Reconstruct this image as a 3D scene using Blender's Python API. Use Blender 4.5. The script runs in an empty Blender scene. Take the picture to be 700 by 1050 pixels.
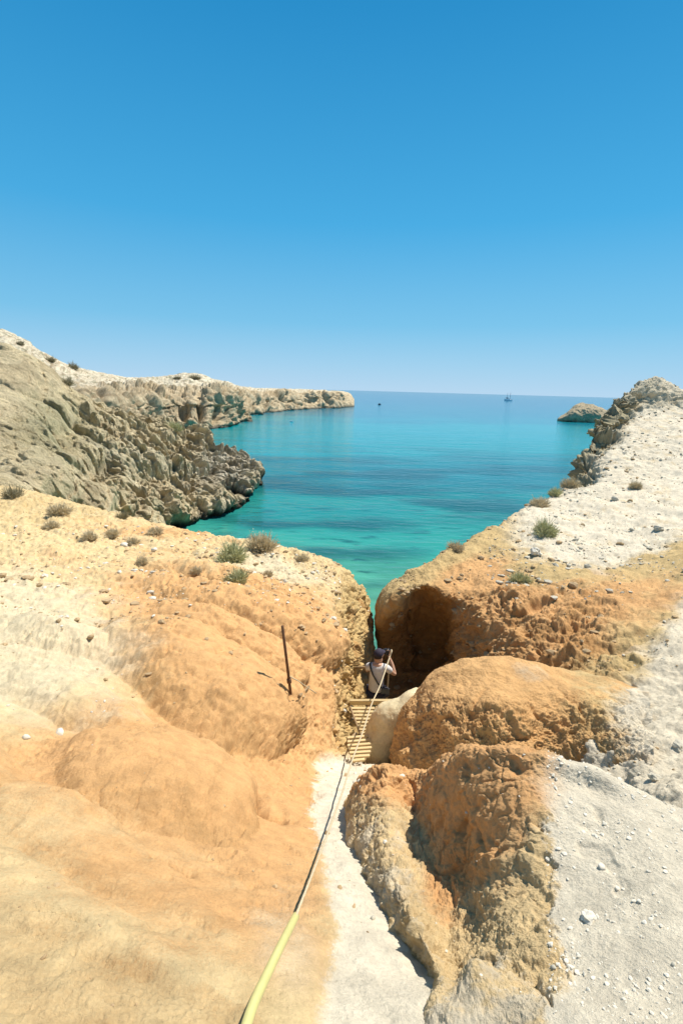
import bpy, bmesh, math, random
import numpy as np
from mathutils import Vector, Matrix
R_ = math.radians
random.seed(7); rng = np.random.default_rng(11)
scene = bpy.context.scene
COL = scene.collection
# ------------------------------------------------------------------ camera frame
CAM = np.array([0., 0., 18.]); F = 510.0; P_ = R_(13.8); ROLL = R_(1.6)
cp, sp, cr, sr = math.cos(P_), math.sin(P_), math.cos(ROLL), math.sin(ROLL)
def W(u, v, d):
    """real world point seen in direction (u, v) of the photo at depth d metres"""
    xr = (np.asarray(u, float)-350)/F; yr = -(np.asarray(v, float)-525)/F; d = np.asarray(d, float)
    xl = xr*cr - yr*sr; yl = xr*sr + yr*cr
    return np.stack([CAM[0]+d*xl, CAM[1]+d*(cp+yl*sp), CAM[2]+d*(-sp+yl*cp)], -1)
def proj(P):
    q = P-CAM
    d = q[..., 1]*cp - q[..., 2]*sp
    yl = (q[..., 1]*sp+q[..., 2]*cp)/d; xl = q[..., 0]/d
    xr = xl*cr+yl*sr; yr = -xl*sr+yl*cr
    return 350+F*xr, 525-F*yr, d
def sea_d(u, v, z=0.):
    """depth at which direction (u,v) meets the sea"""
    k = W(u, v, 1.)[..., 2]-CAM[2]
    return (z-CAM[2])/k
cam_d = bpy.data.cameras.new('camera'); cam = bpy.data.objects.new('camera', cam_d); COL.objects.link(cam)
cam_d.sensor_fit = 'HORIZONTAL'; cam_d.sensor_width = 36; cam_d.lens = 36*F/700
cam_d.clip_start = .05; cam_d.clip_end = 60000
Rt = Vector((cr, sr*sp, sr*cp)); Up = Vector((-sr, cr*sp, cr*cp)); Bk = Vector((0, -cp, sp))
M = Matrix.Identity(4)
for i in range(3): M[i][0] = Rt[i]; M[i][1] = Up[i]; M[i][2] = Bk[i]; M[i][3] = CAM[i]
cam.matrix_world = M; scene.camera = cam
# ------------------------------------------------------------------ noise
_perm = rng.permutation(256); _perm = np.concatenate([_perm, _perm, _perm])
_g = rng.normal(size=(256, 3)); _g /= np.linalg.norm(_g, axis=1)[:, None]; _g = _g.astype(np.float32); _perm = _perm.astype(np.int32)
def perlin(P):
    P = np.asarray(P, np.float32); i = np.floor(P).astype(np.int32); f = P-i; i &= 255
    w = f*f*f*(f*(f*6-15)+10); out = 0
    for a in (0, 1):
        for b in (0, 1):
            for c in (0, 1):
                h = _perm[_perm[_perm[(i[..., 0]+a) & 255]+((i[..., 1]+b) & 255)]+((i[..., 2]+c) & 255)]
                g = _g[h]
                n = g[..., 0]*(f[..., 0]-a)+g[..., 1]*(f[..., 1]-b)+g[..., 2]*(f[..., 2]-c)
                out = out + n*(w[..., 0] if a else 1-w[..., 0])*(w[..., 1] if b else 1-w[..., 1])*(w[..., 2] if c else 1-w[..., 2])
    return out*1.6
def fbm(P, s, o=4, g=.5, off=0.):
    t = 0; a = 1.; n = 0
    for k in range(o):
        t = t+a*perlin(P*s+off+k*17.3); n += a; a *= g; s *= 2.03
    return t/n
def ridged(P, s, o=4, g=.5, off=0.):
    t = 0; a = 1.; n = 0
    for k in range(o):
        t = t+a*(1-2*np.abs(perlin(P*s+off+k*11.1))); n += a; a *= g; s *= 2.07
    return t/n
def cells(P, s, seed=0):
    """broken blocks: per-block random value and distance to the nearest joint"""
    Q = np.asarray(P*s, np.float32); i = np.floor(Q).astype(np.int32); f = Q-i; F1 = np.full(Q.shape[:-1], 9., np.float32); F2 = F1.copy(); R = np.zeros_like(F1)
    for a in (-1, 0, 1):
        for b in (-1, 0, 1):
            for c in (-1, 0, 1):
                h = _perm[_perm[_perm[(i[..., 0]+a) & 255]+((i[..., 1]+b) & 255)]+((i[..., 2]+c+seed) & 255)]
                o = _g[h]*.38+.5
                dd = np.sqrt((a+o[..., 0]-f[..., 0])**2+(b+o[..., 1]-f[..., 1])**2+(c+o[..., 2]-f[..., 2])**2)
                m = dd < F1; F2 = np.where(m, F1, np.minimum(F2, dd)); R = np.where(m, h/255., R); F1 = np.where(m, dd, F1)
    return R, F2-F1
def blocks(P, s, amp, seed=0, crev=.6, w=.12):
    R, e = cells(P, s, seed); return amp*((R-.5)*sm(e, 0, .12)-crev*np.exp(-(e/w)**2))
def sm(x, a, b):
    t = np.clip((x-a)/(b-a), 0, 1); return t*t*(3-2*t)
# ------------------------------------------------------------------ materials
def mat(name): 
    m = bpy.data.materials.new(name); m.use_nodes = True
    return m, m.node_tree.nodes, m.node_tree.links, m.node_tree.nodes['Principled BSDF']
def plain(name, col, rough=.7, metal=0., var=.12, scale=30., bump=0.):
    m, N, L, b = mat(name)
    b.inputs['Roughness'].default_value = rough; b.inputs['Metallic'].default_value = metal
    tc = N.new('ShaderNodeTexCoord'); n = N.new('ShaderNodeTexNoise'); n.inputs['Scale'].default_value = scale; n.inputs['Detail'].default_value = 5
    L.new(tc.outputs['Object'], n.inputs['Vector'])
    r = N.new('ShaderNodeMapRange'); r.inputs['To Min'].default_value = 1-var*2; r.inputs['To Max'].default_value = 1+var*2
    L.new(n.outputs['Fac'], r.inputs['Value'])
    x = N.new('ShaderNodeVectorMath'); x.operation = 'MULTIPLY'; x.inputs[0].default_value = col
    L.new(r.outputs[0], x.inputs[1]); L.new(x.outputs[0], b.inputs['Base Color'])
    if bump:
        bp = N.new('ShaderNodeBump'); bp.inputs['Distance'].default_value = bump; L.new(n.outputs['Fac'], bp.inputs['Height']); L.new(bp.outputs[0], b.inputs['Normal'])
    return m
def earth(name, s=1., bump=.02, contrast=.25, rough=.95, speck=.5):
    """soil / rock: base colour from the painted attribute, varied by noise; s = metres of the main grain"""
    m, N, L, b = mat(name); b.inputs['Roughness'].default_value = rough
    b.inputs['Specular IOR Level'].default_value = .2
    at = N.new('ShaderNodeAttribute'); at.attribute_name = 'soil'
    g = N.new('ShaderNodeNewGeometry')
    def noise(sc, det, ro=.6):
        n = N.new('ShaderNodeTexNoise'); n.inputs['Scale'].default_value = sc; n.inputs['Detail'].default_value = det; n.inputs['Roughness'].default_value = ro
        L.new(g.outputs['Position'], n.inputs['Vector']); return n
    n1 = noise(2.2/s, 8, .65); n2 = noise(22/s, 5, .7); n3 = noise(90/s, 3, .7)
    r1 = N.new('ShaderNodeMapRange'); r1.inputs['From Min'].default_value = .3; r1.inputs['From Max'].default_value = .7
    r1.inputs['To Min'].default_value = 1-contrast; r1.inputs['To Max'].default_value = 1+contrast*.8; L.new(n1.outputs['Fac'], r1.inputs['Value'])
    r2 = N.new('ShaderNodeMapRange'); r2.inputs['From Min'].default_value = .32; r2.inputs['From Max'].default_value = .68
    r2.inputs['To Min'].default_value = 1-contrast*speck; r2.inputs['To Max'].default_value = 1+contrast*speck; L.new(n2.outputs['Fac'], r2.inputs['Value'])
    mm = N.new('ShaderNodeMath'); mm.operation = 'MULTIPLY'; L.new(r1.outputs[0], mm.inputs[0]); L.new(r2.outputs[0], mm.inputs[1])
    x = N.new('ShaderNodeVectorMath'); x.operation = 'MULTIPLY'; L.new(at.outputs['Color'], x.inputs[0]); L.new(mm.outputs[0], x.inputs[1])
    L.new(x.outputs[0], b.inputs['Base Color'])
    a1 = N.new('ShaderNodeMath'); a1.operation = 'MULTIPLY_ADD'; a1.inputs[1].default_value = .5; L.new(n2.outputs['Fac'], a1.inputs[0]); L.new(n1.outputs['Fac'], a1.inputs[2])
    a2 = N.new('ShaderNodeMath'); a2.operation = 'MULTIPLY_ADD'; a2.inputs[1].default_value = .22; L.new(n3.outputs['Fac'], a2.inputs[0]); L.new(a1.outputs[0], a2.inputs[2])
    bp = N.new('ShaderNodeBump'); bp.inputs['Distance'].default_value = bump; bp.inputs['Strength'].default_value = 1.; L.new(a2.outputs[0], bp.inputs['Height']); L.new(bp.outputs[0], b.inputs['Normal'])
    return m
# ------------------------------------------------------------------ object helpers
def tag(o, label=None, cat=None, group=None, kind=None):
    if label: o['label'] = label
    if cat: o['category'] = cat
    if group: o['group'] = group
    if kind: o['kind'] = kind
    return o
def empty(name, loc, rz=0.):
    o = bpy.data.objects.new(name, None); COL.objects.link(o); o.location = loc; o.rotation_euler = (0, 0, rz); o.empty_display_size = .1; return o
def mesh_np(name, V, Q, m, parent=None, smooth=True, cols=None):
    V = np.asarray(V, np.float32).reshape(-1, 3); Q = np.asarray(Q, np.int32); k = Q.shape[1]
    me = bpy.data.meshes.new(name); me.vertices.add(len(V)); me.vertices.foreach_set('co', V.ravel())
    me.loops.add(Q.size); me.loops.foreach_set('vertex_index', Q.ravel())
    me.polygons.add(len(Q)); me.polygons.foreach_set('loop_start', np.arange(0, Q.size, k, dtype=np.int32))
    me.polygons.foreach_set('loop_total', np.full(len(Q), k, np.int32))
    me.polygons.foreach_set('use_smooth', np.full(len(Q), smooth, bool))
    me.update(calc_edges=True); me.validate()
    if cols is not None:
        a = me.attributes.new('soil', 'FLOAT_COLOR', 'POINT')
        c = np.ones((len(V), 4), np.float32); c[:, :3] = cols.reshape(-1, 3); a.data.foreach_set('color', c.ravel())
    me.materials.append(m)
    o = bpy.data.objects.new(name, me); COL.objects.link(o)
    if parent: o.parent = parent
    return o
def mesh_obj(name, verts, faces, m, parent=None, smooth=False):
    me = bpy.data.meshes.new(name); me.from_pydata([tuple(v) for v in verts], [], faces); me.update()
    for p in me.polygons: p.use_smooth = smooth
    me.materials.append(m); o = bpy.data.objects.new(name, me); COL.objects.link(o)
    if parent: o.parent = parent
    return o
def catmull(C, n):
    """C (k, ..., dim) -> resampled along axis 0 to n points"""
    k = C.shape[0]; t = np.linspace(0, k-1, n); i = np.minimum(np.floor(t).astype(int), k-2); f = (t-i).reshape(-1, *([1]*(C.ndim-1)))
    g = lambda j: C[np.clip(j, 0, k-1)]
    p0, p1, p2, p3 = g(i-1), g(i), g(i+1), g(i+2)
    p0 = np.where((i == 0).reshape(f.shape), 2*p1-p2, p0); p3 = np.where((i == k-2).reshape(f.shape), 2*p2-p1, p3)
    return .5*((2*p1)+(-p0+p2)*f+(2*p0-5*p1+4*p2-p3)*f**2+(-p0+3*p1-3*p2+p3)*f**3)
def grid_surface(ctrl, nr, nc):
    C = np.array(ctrl, float)                    # rows, cols, (u,v,d)
    X = np.concatenate([W(C[..., 0], C[..., 1], C[..., 2]), C], -1)   # world + the lay-out coordinates
    X = catmull(X, nr); X = catmull(X.swapaxes(0, 1), nc).swapaxes(0, 1)
    return X[..., :3], X[..., 3], X[..., 4], X[..., 5]
def normals(P, up=True):
    a = np.gradient(P, axis=0); b = np.gradient(P, axis=1); n = np.cross(b, a)
    n /= np.linalg.norm(n, axis=-1)[..., None]+1e-9
    tc = CAM-P; s = np.sign((n*tc).sum(-1)); 
    flip = np.sign(np.median(s)); return n*(flip if flip != 0 else 1)
def grid_faces(nr, nc, flip=False):
    i = np.arange(nr*nc).reshape(nr, nc)
    q = np.stack([i[:-1, :-1], i[:-1, 1:], i[1:, 1:], i[1:, :-1]], -1).reshape(-1, 4)
    return q[:, ::-1] if flip else q
def poly_feature(u, v, pts, w_dn, w_up, endfade=25.):
    """profile 1 on the crest line, falling below (w_dn px) and more sharply above (w_up px)"""
    best = np.full(u.shape, 1e9); sgn = np.zeros(u.shape); 
    for (x0, y0), (x1, y1) in zip(pts[:-1], pts[1:]):
        dx, dy = x1-x0, y1-y0; l2 = dx*dx+dy*dy
        t = np.clip(((u-x0)*dx+(v-y0)*dy)/l2, 0, 1)
        ex, ey = u-(x0+t*dx), v-(y0+t*dy); d = np.hypot(ex, ey)
        c = dx*ey-dy*ex                           # >0: below a line that runs left to right
        m_ = d < best; best = np.where(m_, d, best); sgn = np.where(m_, np.sign(c), sgn)
    de = np.minimum(np.hypot(u-pts[0][0], v-pts[0][1]), np.hypot(u-pts[-1][0], v-pts[-1][1]))
    e = sm(de, 0, endfade)
    return np.where(sgn > 0, (1-sm(best, .35*w_dn, 1.5*w_dn)), np.exp(-(best/w_up)**1.3))*e
def blob(u, v, cu, cv, ru, rv, a=0.):
    c, s = math.cos(R_(a)), math.sin(R_(a)); x = ((u-cu)*c+(v-cv)*s)/ru; y = (-(u-cu)*s+(v-cv)*c)/rv
    return np.exp(-(x*x+y*y))
def mixc(a, b, t): return a*(1-t[..., None])+np.array(b)*t[..., None]
SURF = {}
def surface(name, P, u, v, cols, m, kind='structure', key=None):
    nr, nc = P.shape[:2]
    n = normals(P); f = np.cross(P[1, 0]-P[0, 0], P[0, 1]-P[0, 0])
    i, j = nr//2, nc//2
    fn = np.cross(P[i, j+1]-P[i, j], P[i+1, j+1]-P[i, j]); flip = (fn*n[i, j]).sum() < 0
    o = mesh_np(name, P, grid_faces(nr, nc, flip), m, cols=cols)
    o['kind'] = kind
    pu, pv, pd = proj(P); SURF[key or name] = (P, pu, pv, pd, n)
    return o
ORANGE = np.array((.60, .345, .15)); PALE = np.array((.60, .455, .245)); WHITE = np.array((.63, .555, .425)); BROWN = np.array((.37, .195, .07))
TAN = np.array((.50, .36, .17)); ROCK = np.array((.33, .28, .17)); GREY = np.array((.30, .28, .23))
soil_near = earth('sandy soil', .3, .02, .2)
soil_mid = earth('weathered soil', .8, .04, .22)
rock_far = earth('weathered cliff rock', 5., .9, .32)
# ------------------------------------------------------------------ left slope and path
L = [
 [(-350,1400,.80),(-120,1400,.82),(0,1400,.84),(100,1400,.85),(200,1400,.86),(270,1400,.87),(345,1400,.88),(400,1400,.88),(480,1400,.88)],
 [(-350,1150,.95),(-120,1150,1.0),(0,1150,1.03),(100,1150,1.07),(200,1150,1.12),(270,1150,1.16),(345,1150,1.2),(400,1150,1.22),(480,1150,1.24)],
 [(-350,1050,1.1),(-120,1050,1.15),(0,1050,1.2),(100,1050,1.27),(200,1050,1.35),(270,1050,1.41),(338,1050,1.48),(390,1050,1.51),(470,1050,1.56)],
 [(-350,950,1.35),(-120,950,1.5),(0,950,1.6),(100,950,1.72),(200,950,1.86),(270,950,1.99),(342,950,2.14),(385,955,2.16),(450,970,2.2)],
 [(-350,870,1.7),(-120,865,2.0),(0,865,2.25),(100,868,2.45),(200,870,2.75),(270,870,3.0),(332,870,3.32),(358,870,3.4),(420,885,3.5)],
 [(-350,800,2.1),(-120,800,2.6),(0,800,3.0),(100,800,3.35),(200,805,3.9),(265,810,4.5),(318,812,5.4),(342,810,5.6),(400,812,5.8)],
 [(-350,730,2.8),(-120,735,3.4),(0,740,3.9),(100,745,4.4),(200,750,5.1),(270,755,5.9),(322,778,6.9),(350,787,7.2),(395,790,7.2)],
 [(-350,660,3.8),(-120,670,4.7),(0,680,5.2),(100,685,5.8),(200,690,6.5),(280,700,7.3),(335,722,8.1),(353,770,8.5),(385,796,8.9)],
 [(-350,600,5.5),(-120,615,6.4),(0,625,7),(100,630,7.6),(200,637,8.2),(285,650,8.8),(345,680,9.4),(358,742,10),(385,830,10.4)],
 [(-350,560,8),(-120,575,9),(0,580,10),(100,585,10.5),(200,590,10.9),(290,606,11),(352,640,11.0),(371,700,11.2),(385,830,12)],
 [(-350,530,12),(-120,535,13),(0,540,14),(100,550,14.2),(200,562,14),(290,580,13.2),(352,604,12.8),(379,660,12.6),(387,800,14)],
 [(-350,505,18),(-120,503,19),(0,503,20),(100,525,19),(200,549,17.5),(270,560,16),(340,582,14.8),(377,628,14),(383,720,16)],
 [(-350,515,24),(-120,512,25),(0,512,25),(100,540,23),(200,575,20),(275,600,18),(350,640,17),(374,690,17),(382,780,18)],
 [(-350,560,33),(-120,560,33),(0,560,33),(100,620,32),(200,700,30),(280,720,27),(350,740,27),(374,770,27),(382,790,27)],
]
L = [r+[(r[-1][0]+90, r[-1][1]+15, r[-1][2])] for r in L]
P, u, v, d = grid_surface(L, 900, 820)
n = normals(P)
near = sm(v, 480, 700)
A = np.zeros(u.shape); flank = np.zeros(u.shape)
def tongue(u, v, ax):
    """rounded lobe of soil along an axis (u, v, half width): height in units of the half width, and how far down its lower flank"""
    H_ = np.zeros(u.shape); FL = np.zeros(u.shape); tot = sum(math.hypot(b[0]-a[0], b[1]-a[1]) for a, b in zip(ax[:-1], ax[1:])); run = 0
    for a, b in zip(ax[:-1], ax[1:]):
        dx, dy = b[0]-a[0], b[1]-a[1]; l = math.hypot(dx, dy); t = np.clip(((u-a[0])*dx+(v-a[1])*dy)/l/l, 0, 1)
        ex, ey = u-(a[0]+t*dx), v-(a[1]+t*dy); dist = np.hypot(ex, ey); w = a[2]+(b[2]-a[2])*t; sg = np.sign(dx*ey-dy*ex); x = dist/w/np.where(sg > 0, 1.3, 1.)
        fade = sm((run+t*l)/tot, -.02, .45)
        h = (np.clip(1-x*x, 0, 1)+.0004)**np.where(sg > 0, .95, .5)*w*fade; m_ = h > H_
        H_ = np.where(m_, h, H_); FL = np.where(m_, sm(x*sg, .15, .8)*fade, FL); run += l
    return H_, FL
wob = 5*fbm(P/d[..., None], 9., 4, .6); wob2 = 5*fbm(P/d[..., None]+9, 9., 4, .6); Hm = np.zeros(u.shape)
for ax in [
    [(20,790,26),(90,798,34),(150,806,40),(200,818,38),(232,832,30)],
    [(70,640,12),(125,662,24),(180,692,36),(230,722,42),(268,736,34)],
    [(130,618,8),(170,632,12),(220,655,17),(268,676,18),(300,694,13)],
    [(110,588,8),(160,602,12),(220,622,17),(285,644,19),(336,668,16)],
    [(130,574,6),(190,588,9),(245,602,11),(285,615,9)],
    [(160,640,6),(210,668,10),(250,690,8)],
    [(-20,640,10),(40,652,13),(80,662,13),(118,672,8)],
    [(-30,690,14),(20,702,18),(70,722,20),(115,744,17),(150,760,10)],
    [(-60,810,24),(10,838,30),(80,868,30),(150,900,24),(215,940,14)],
    [(-100,870,24),(-20,900,30),(60,935,30),(140,975,22),(200,1010,12)],
    [(-200,760,20),(-100,775,30),(-30,800,30),(20,812,14)]]:
    h_, f_ = tongue(u+wob, v+wob2, ax); m_ = h_ > Hm; flank = np.where(m_, f_, flank); Hm = np.maximum(Hm, h_)
Hm *= 1-.72*sm(v, 835, 870); flank *= 1-.4*sm(v, 830, 880)
A += (1.05+.3*sm(v, 700, 650))*Hm*d/F
# gully lines above every tongue
for pts, a, w in [([(200,776),(238,795),(262,822),(275,838),(300,842)], .030, 4), ([(262,695),(290,712),(302,730)], .02, 3), ([(150,640),(205,665),(250,684)], .012, 4),
                  ([(170,588),(215,612),(245,618)], .02, 4), ([(85,648),(98,652)], .03, 5), ([(145,880),(175,892),(205,898)], .01, 3), ([(20,940),(50,945),(90,960)], .01, 3)]:
    A -= 1.7*a*d*poly_feature(u+wob, v+wob2, pts, w, w, 14)
wall = sm(u, 335, 356)*sm(v, 800, 760)*sm(v, 560, 620)          # rough wall beside the ladder
up = sm(v, 640, 560)*(1-wall)
path = sm(u+10*fbm(P, 1.8, 3), 316, 334)*sm(v, 775, 800) 
A += (1-path)*(fbm(P, 1.1, 3)*.06*np.minimum(d, 6)/3 + ridged(P, 3.0, 3, .5, 3)*.018*np.minimum(d, 8)/3)
S_ = P*1.5
A += (1-path)*(fbm(S_, 4., 6, .78, 7.)*.028*np.minimum(d, 10)/3)*(.35+sm(fbm(P, .9, 3, .5, 40), -.1, .35)+1.3*flank)
A -= (1-path)*(1-wall)*d*.006*sm(fbm(P*1.6, 2.6, 5, .7, 51), .08, .4)
A += up*(fbm(P, 1.5, 4, .65)*.18+ridged(P, 4., 3)*.03)
wedge = sm(u, 384, 366)*.75+.25
A += wall*wedge*(ridged(P, 1.2, 4, .6)*.16+fbm(P, 4., 5, .8)*.24-.12)
A += (wall*wedge*1.0)*blocks(P+fbm(P, 3, 3)[..., None]*.2, 2.2, .14, 5)+(1-wall)*(1-path)*sm(flank+.4*fbm(P, 1.2, 4), .35, .9)*blocks(P+fbm(P, 5, 3)[..., None]*.1, 5., .03, 5, .5)*np.minimum(d, 8)/4
A += path*(fbm(P, 3., 4)*.03+fbm(P, 9., 4, .7)*.012)
P = P+n*A[..., None]
nzf = fbm(P/d[..., None]*4, 8., 4, .75, 9); nz = fbm(P, .8, 4)+.35*nzf; nz2 = fbm(P, 2.7, 4, .6, 5)+.5*nzf; 
base = np.broadcast_to(PALE, P.shape).copy()
om = (blob(u, v, 220, 640, 150, 55, 15)+blob(u, v, 230, 735, 130, 60, 25)+blob(u, v, 170, 800, 160, 45, 12)+blob(u, v, 290, 680, 60, 60)+.6*blob(u, v, 130, 900, 220, 90, 20)+.35*blob(u, v, 220, 860, 120, 160)
      +.3*blob(u, v, 20, 800, 90, 50)+.5*blob(u, v, 290, 900, 50, 90)+.6*blob(u, v, 160, 548, 90, 9, 5)+.5*blob(u, v, 310, 650, 60, 35))
base = mixc(base, ORANGE, np.clip(sm(om+.5*nz+.45*nz2, .1, .95), 0, 1))
base = mixc(base, np.array((.44,.26,.11)), np.clip(flank*(.6+nz2)+sm(nz2, .25, .6)*.35, 0, .75))  # lower flanks of the tongues painted darker as shade, plus random brown patches
base = mixc(base, WHITE*np.array([.97, .95, .86]), np.clip(sm(1.35*blob(u, v, 10, 680, 150, 75, 12)+.5*blob(u, v, 40, 610, 150, 50)+.8*blob(u, v, 290, 975, 60, 110)+.9*blob(u, v, 300, 590, 70, 16, 12)+.5*blob(u, v, 250, 575, 40, 20)+.35*nz2+.3*nz, .45, 1.1), 0, 1)*.75)
base = mixc(base, TAN*.9, sm(blob(u, v, 60, 520, 200, 40)+.7*nz2, .55, 1.1)*.6)
base = mixc(base, TAN*np.array([1, .98, .9]), np.clip(wall+.0*u, 0, 1)*.85)
base = mixc(base, BROWN, sm(nz2+wall*.35-.1*(1-wall), .35, .75)*np.clip(wall+.15, 0, 1)*.7)
pm = sm(u+20*nz2+8*nz, np.interp(v, [780, 830, 900, 960, 1050], [318, 316, 328, 338, 322]), np.interp(v, [780, 830, 900, 960, 1050], [330, 322, 342, 350, 346]))*sm(v, 770, 785)
base = mixc(base, WHITE*1.06, pm)
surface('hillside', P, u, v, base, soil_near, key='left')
# ------------------------------------------------------------------ right slope
Rg = [
 [(392,820,13),(392,820,11.8),(432,820,11.5),(470,820,9.5),(530,820,8),(600,850,5.6),(700,900,3.6),(850,930,3.0),(1050,960,2.6)],
 [(388,760,13.5),(390,740,12.1),(432,740,12.3),(475,740,10),(530,770,8.4),(605,780,6.4),(700,820,4.5),(850,830,3.9),(1050,850,3.3)],
 [(392,700,14.6),(393,690,13.5),(437,690,13.5),(486,690,10.9),(540,700,9.2),(610,725,7.6),(700,740,6.2),(850,740,5.4),(1050,750,4.6)],
 [(392,655,14.6),(392,655,13.3),(440,648,13.8),(484,650,11.3),(545,650,10.2),(615,665,9.2),(700,665,8.2),(850,660,7.4),(1050,660,6.4)],
 [(390,634,14.6),(391,634,12.2),(432,604,11.6),(475,610,11.8),(545,602,11.9),(620,605,11.6),(700,600,11.2),(850,590,10.5),(1050,580,9.5)],
 [(391,614,14.8),(397,604,12.8),(435,590,12.6),(480,580,13.4),(550,558,14.6),(625,555,15.5),(700,545,16),(850,530,15),(1050,515,14)],
 [(400,606,15.4),(412,594,13.4),(450,569,13.8),(492,549,15.8),(552,517,20),(630,500,22),(700,485,24),(850,470,22),(1050,450,20)],
 [(410,612,17),(425,607,15),(462,590,15.5),(515,550,18),(587,496,24),(640,462,27),(700,447,29),(850,450,27),(1050,450,25)],
 [(415,640,20),(435,640,18),(475,630,19),(530,590,23),(600,466,28),(645,430,32),(706,424,34),(850,435,32),(1050,440,30)],
 [(420,680,26),(440,690,24),(480,690,24),(545,660,28),(607,450,31),(668,387,36),(712,405,38),(850,425,38),(1050,430,36)],
 [(425,730,30),(445,740,30),(485,740,30),(550,720,34),(615,520,36),(667,425,44),(710,425,48),(850,420,50),(1050,420,50)],
 [(430,760,34),(450,760,34),(490,750,34),(560,740,38),(620,640,44),(668,560,60),(720,540,70),(850,540,70),(1050,540,70)],
]
P, u, v, d = grid_surface(Rg, 760, 620); n = normals(P)
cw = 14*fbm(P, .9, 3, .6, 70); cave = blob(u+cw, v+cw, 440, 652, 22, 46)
crag = sm(u+16*fbm(P, .3, 4, .6)-(590+(505-v)*.62), 18, -8)*sm(v, 505, 488)*sm(u, 560, 585)+.7*sm(v, 425, 405)*sm(u, 760, 690)
crag = np.clip(crag, 0, 1)*(1-.5*sm(v, 420, 400))
face = sm(u, 690, 600)*sm(v, 590, 625)
edge = sm(v, 560, 520)*0
A = fbm(P, .7, 4)*.22+ridged(P, 1.6, 4, .55)*.08*(.4+face)
G_ = (u*.55+v*.83)                                   # rain grooves run down to the left
A += face*np.sin((u-.6*v)/9.+3*fbm(P, .5, 3))*.0 
A += face*ridged(np.stack([(P[..., 0]*.65-P[..., 2]*.75)*1.3, P[..., 1]*.9, (P[..., 0]*.75+P[..., 2]*.65)*.35], -1)+.25*fbm(P, .8, 3)[..., None], 1.3, 5, .62, 9)*.26
A += face*fbm(P, 2.2, 6, .8)*.16
A += -cave*.6+crag*(ridged(P*np.array([1.,.6,1.4]), .45, 6, .68)*.8+fbm(P, 1.2, 5, .75)*.6-.55)*(1-.5*sm(v, 412, 395))
A += crag*(blocks(P*np.array([1, 1, 1.5])+fbm(P, .8, 3)[..., None]*.8, .55, .9, 4)+blocks(P, 1.6, .3, 6))*(1-.5*sm(v, 412, 395))
A += face*blocks(np.stack([P[..., 0]*.65-P[..., 2]*.75, P[..., 1], (P[..., 0]*.75+P[..., 2]*.65)*.6], -1)+fbm(P, 1.5, 4)[..., None]*.5, 1.3, .16, 4)
A += (1-crag)*(1-face)*(fbm(P, 2., 5, .75)*.13)
left_edge = sm(u, 470, 400)*sm(v, 700, 640); A *= 1-.75*sm(u, 430, 395)*sm(v, 585, 600); A += left_edge*ridged(P, 2., 4, .6)*.06
P = P+n*A[..., None]
nz = fbm(P, .35, 4); nz2 = fbm(P, 1.6, 4, .6, 5)
base = np.broadcast_to(TAN, P.shape).copy()
base = mixc(base, ORANGE*.95, sm(1.1*blob(u, v, 590, 640, 150, 55, -15)+.9*blob(u, v, 500, 650, 60, 60)+.8*blob(u, v, 480, 590, 60, 25, -30)+.5*nz+.4*nz2, .35, 1.))
wl = np.interp(u, [400, 480, 540, 620, 700, 1050], [560, 560, 572, 590, 560, 500])
wm = sm(wl-v+24*nz2+20*nz, -8, 14)*sm(u, 505, 545)
sand2 = sm(u-(640+.0*v)+50*nz+25*nz2+np.interp(v, [600, 660, 720, 800], [-90, -15, 10, 60]), -12, 14)*sm(v, 600, 630)
base = mixc(base, WHITE*.98, np.clip(wm, 0, 1)*(1-.5*sm(nz2, .1, .5)))
base = mixc(base, WHITE*.98, np.clip(sand2, 0, 1)*.9)
base = mixc(base, BROWN*1.05, np.clip(face*sm(nz2+.2, .0, .6)*(1-sand2)*.7+.9*cave+.8*sm(u, 478, 440)*sm(v, 605, 640), 0, 1))  # brown patches on the face; cave and wall beside it painted darker as shade
base = mixc(base, ROCK*.95, crag)
base = mixc(base, GREY*.7, crag*sm(nz2, .05, .45)*.6)
surface('hillside', P, u, v, base, soil_mid, key='right')
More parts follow.
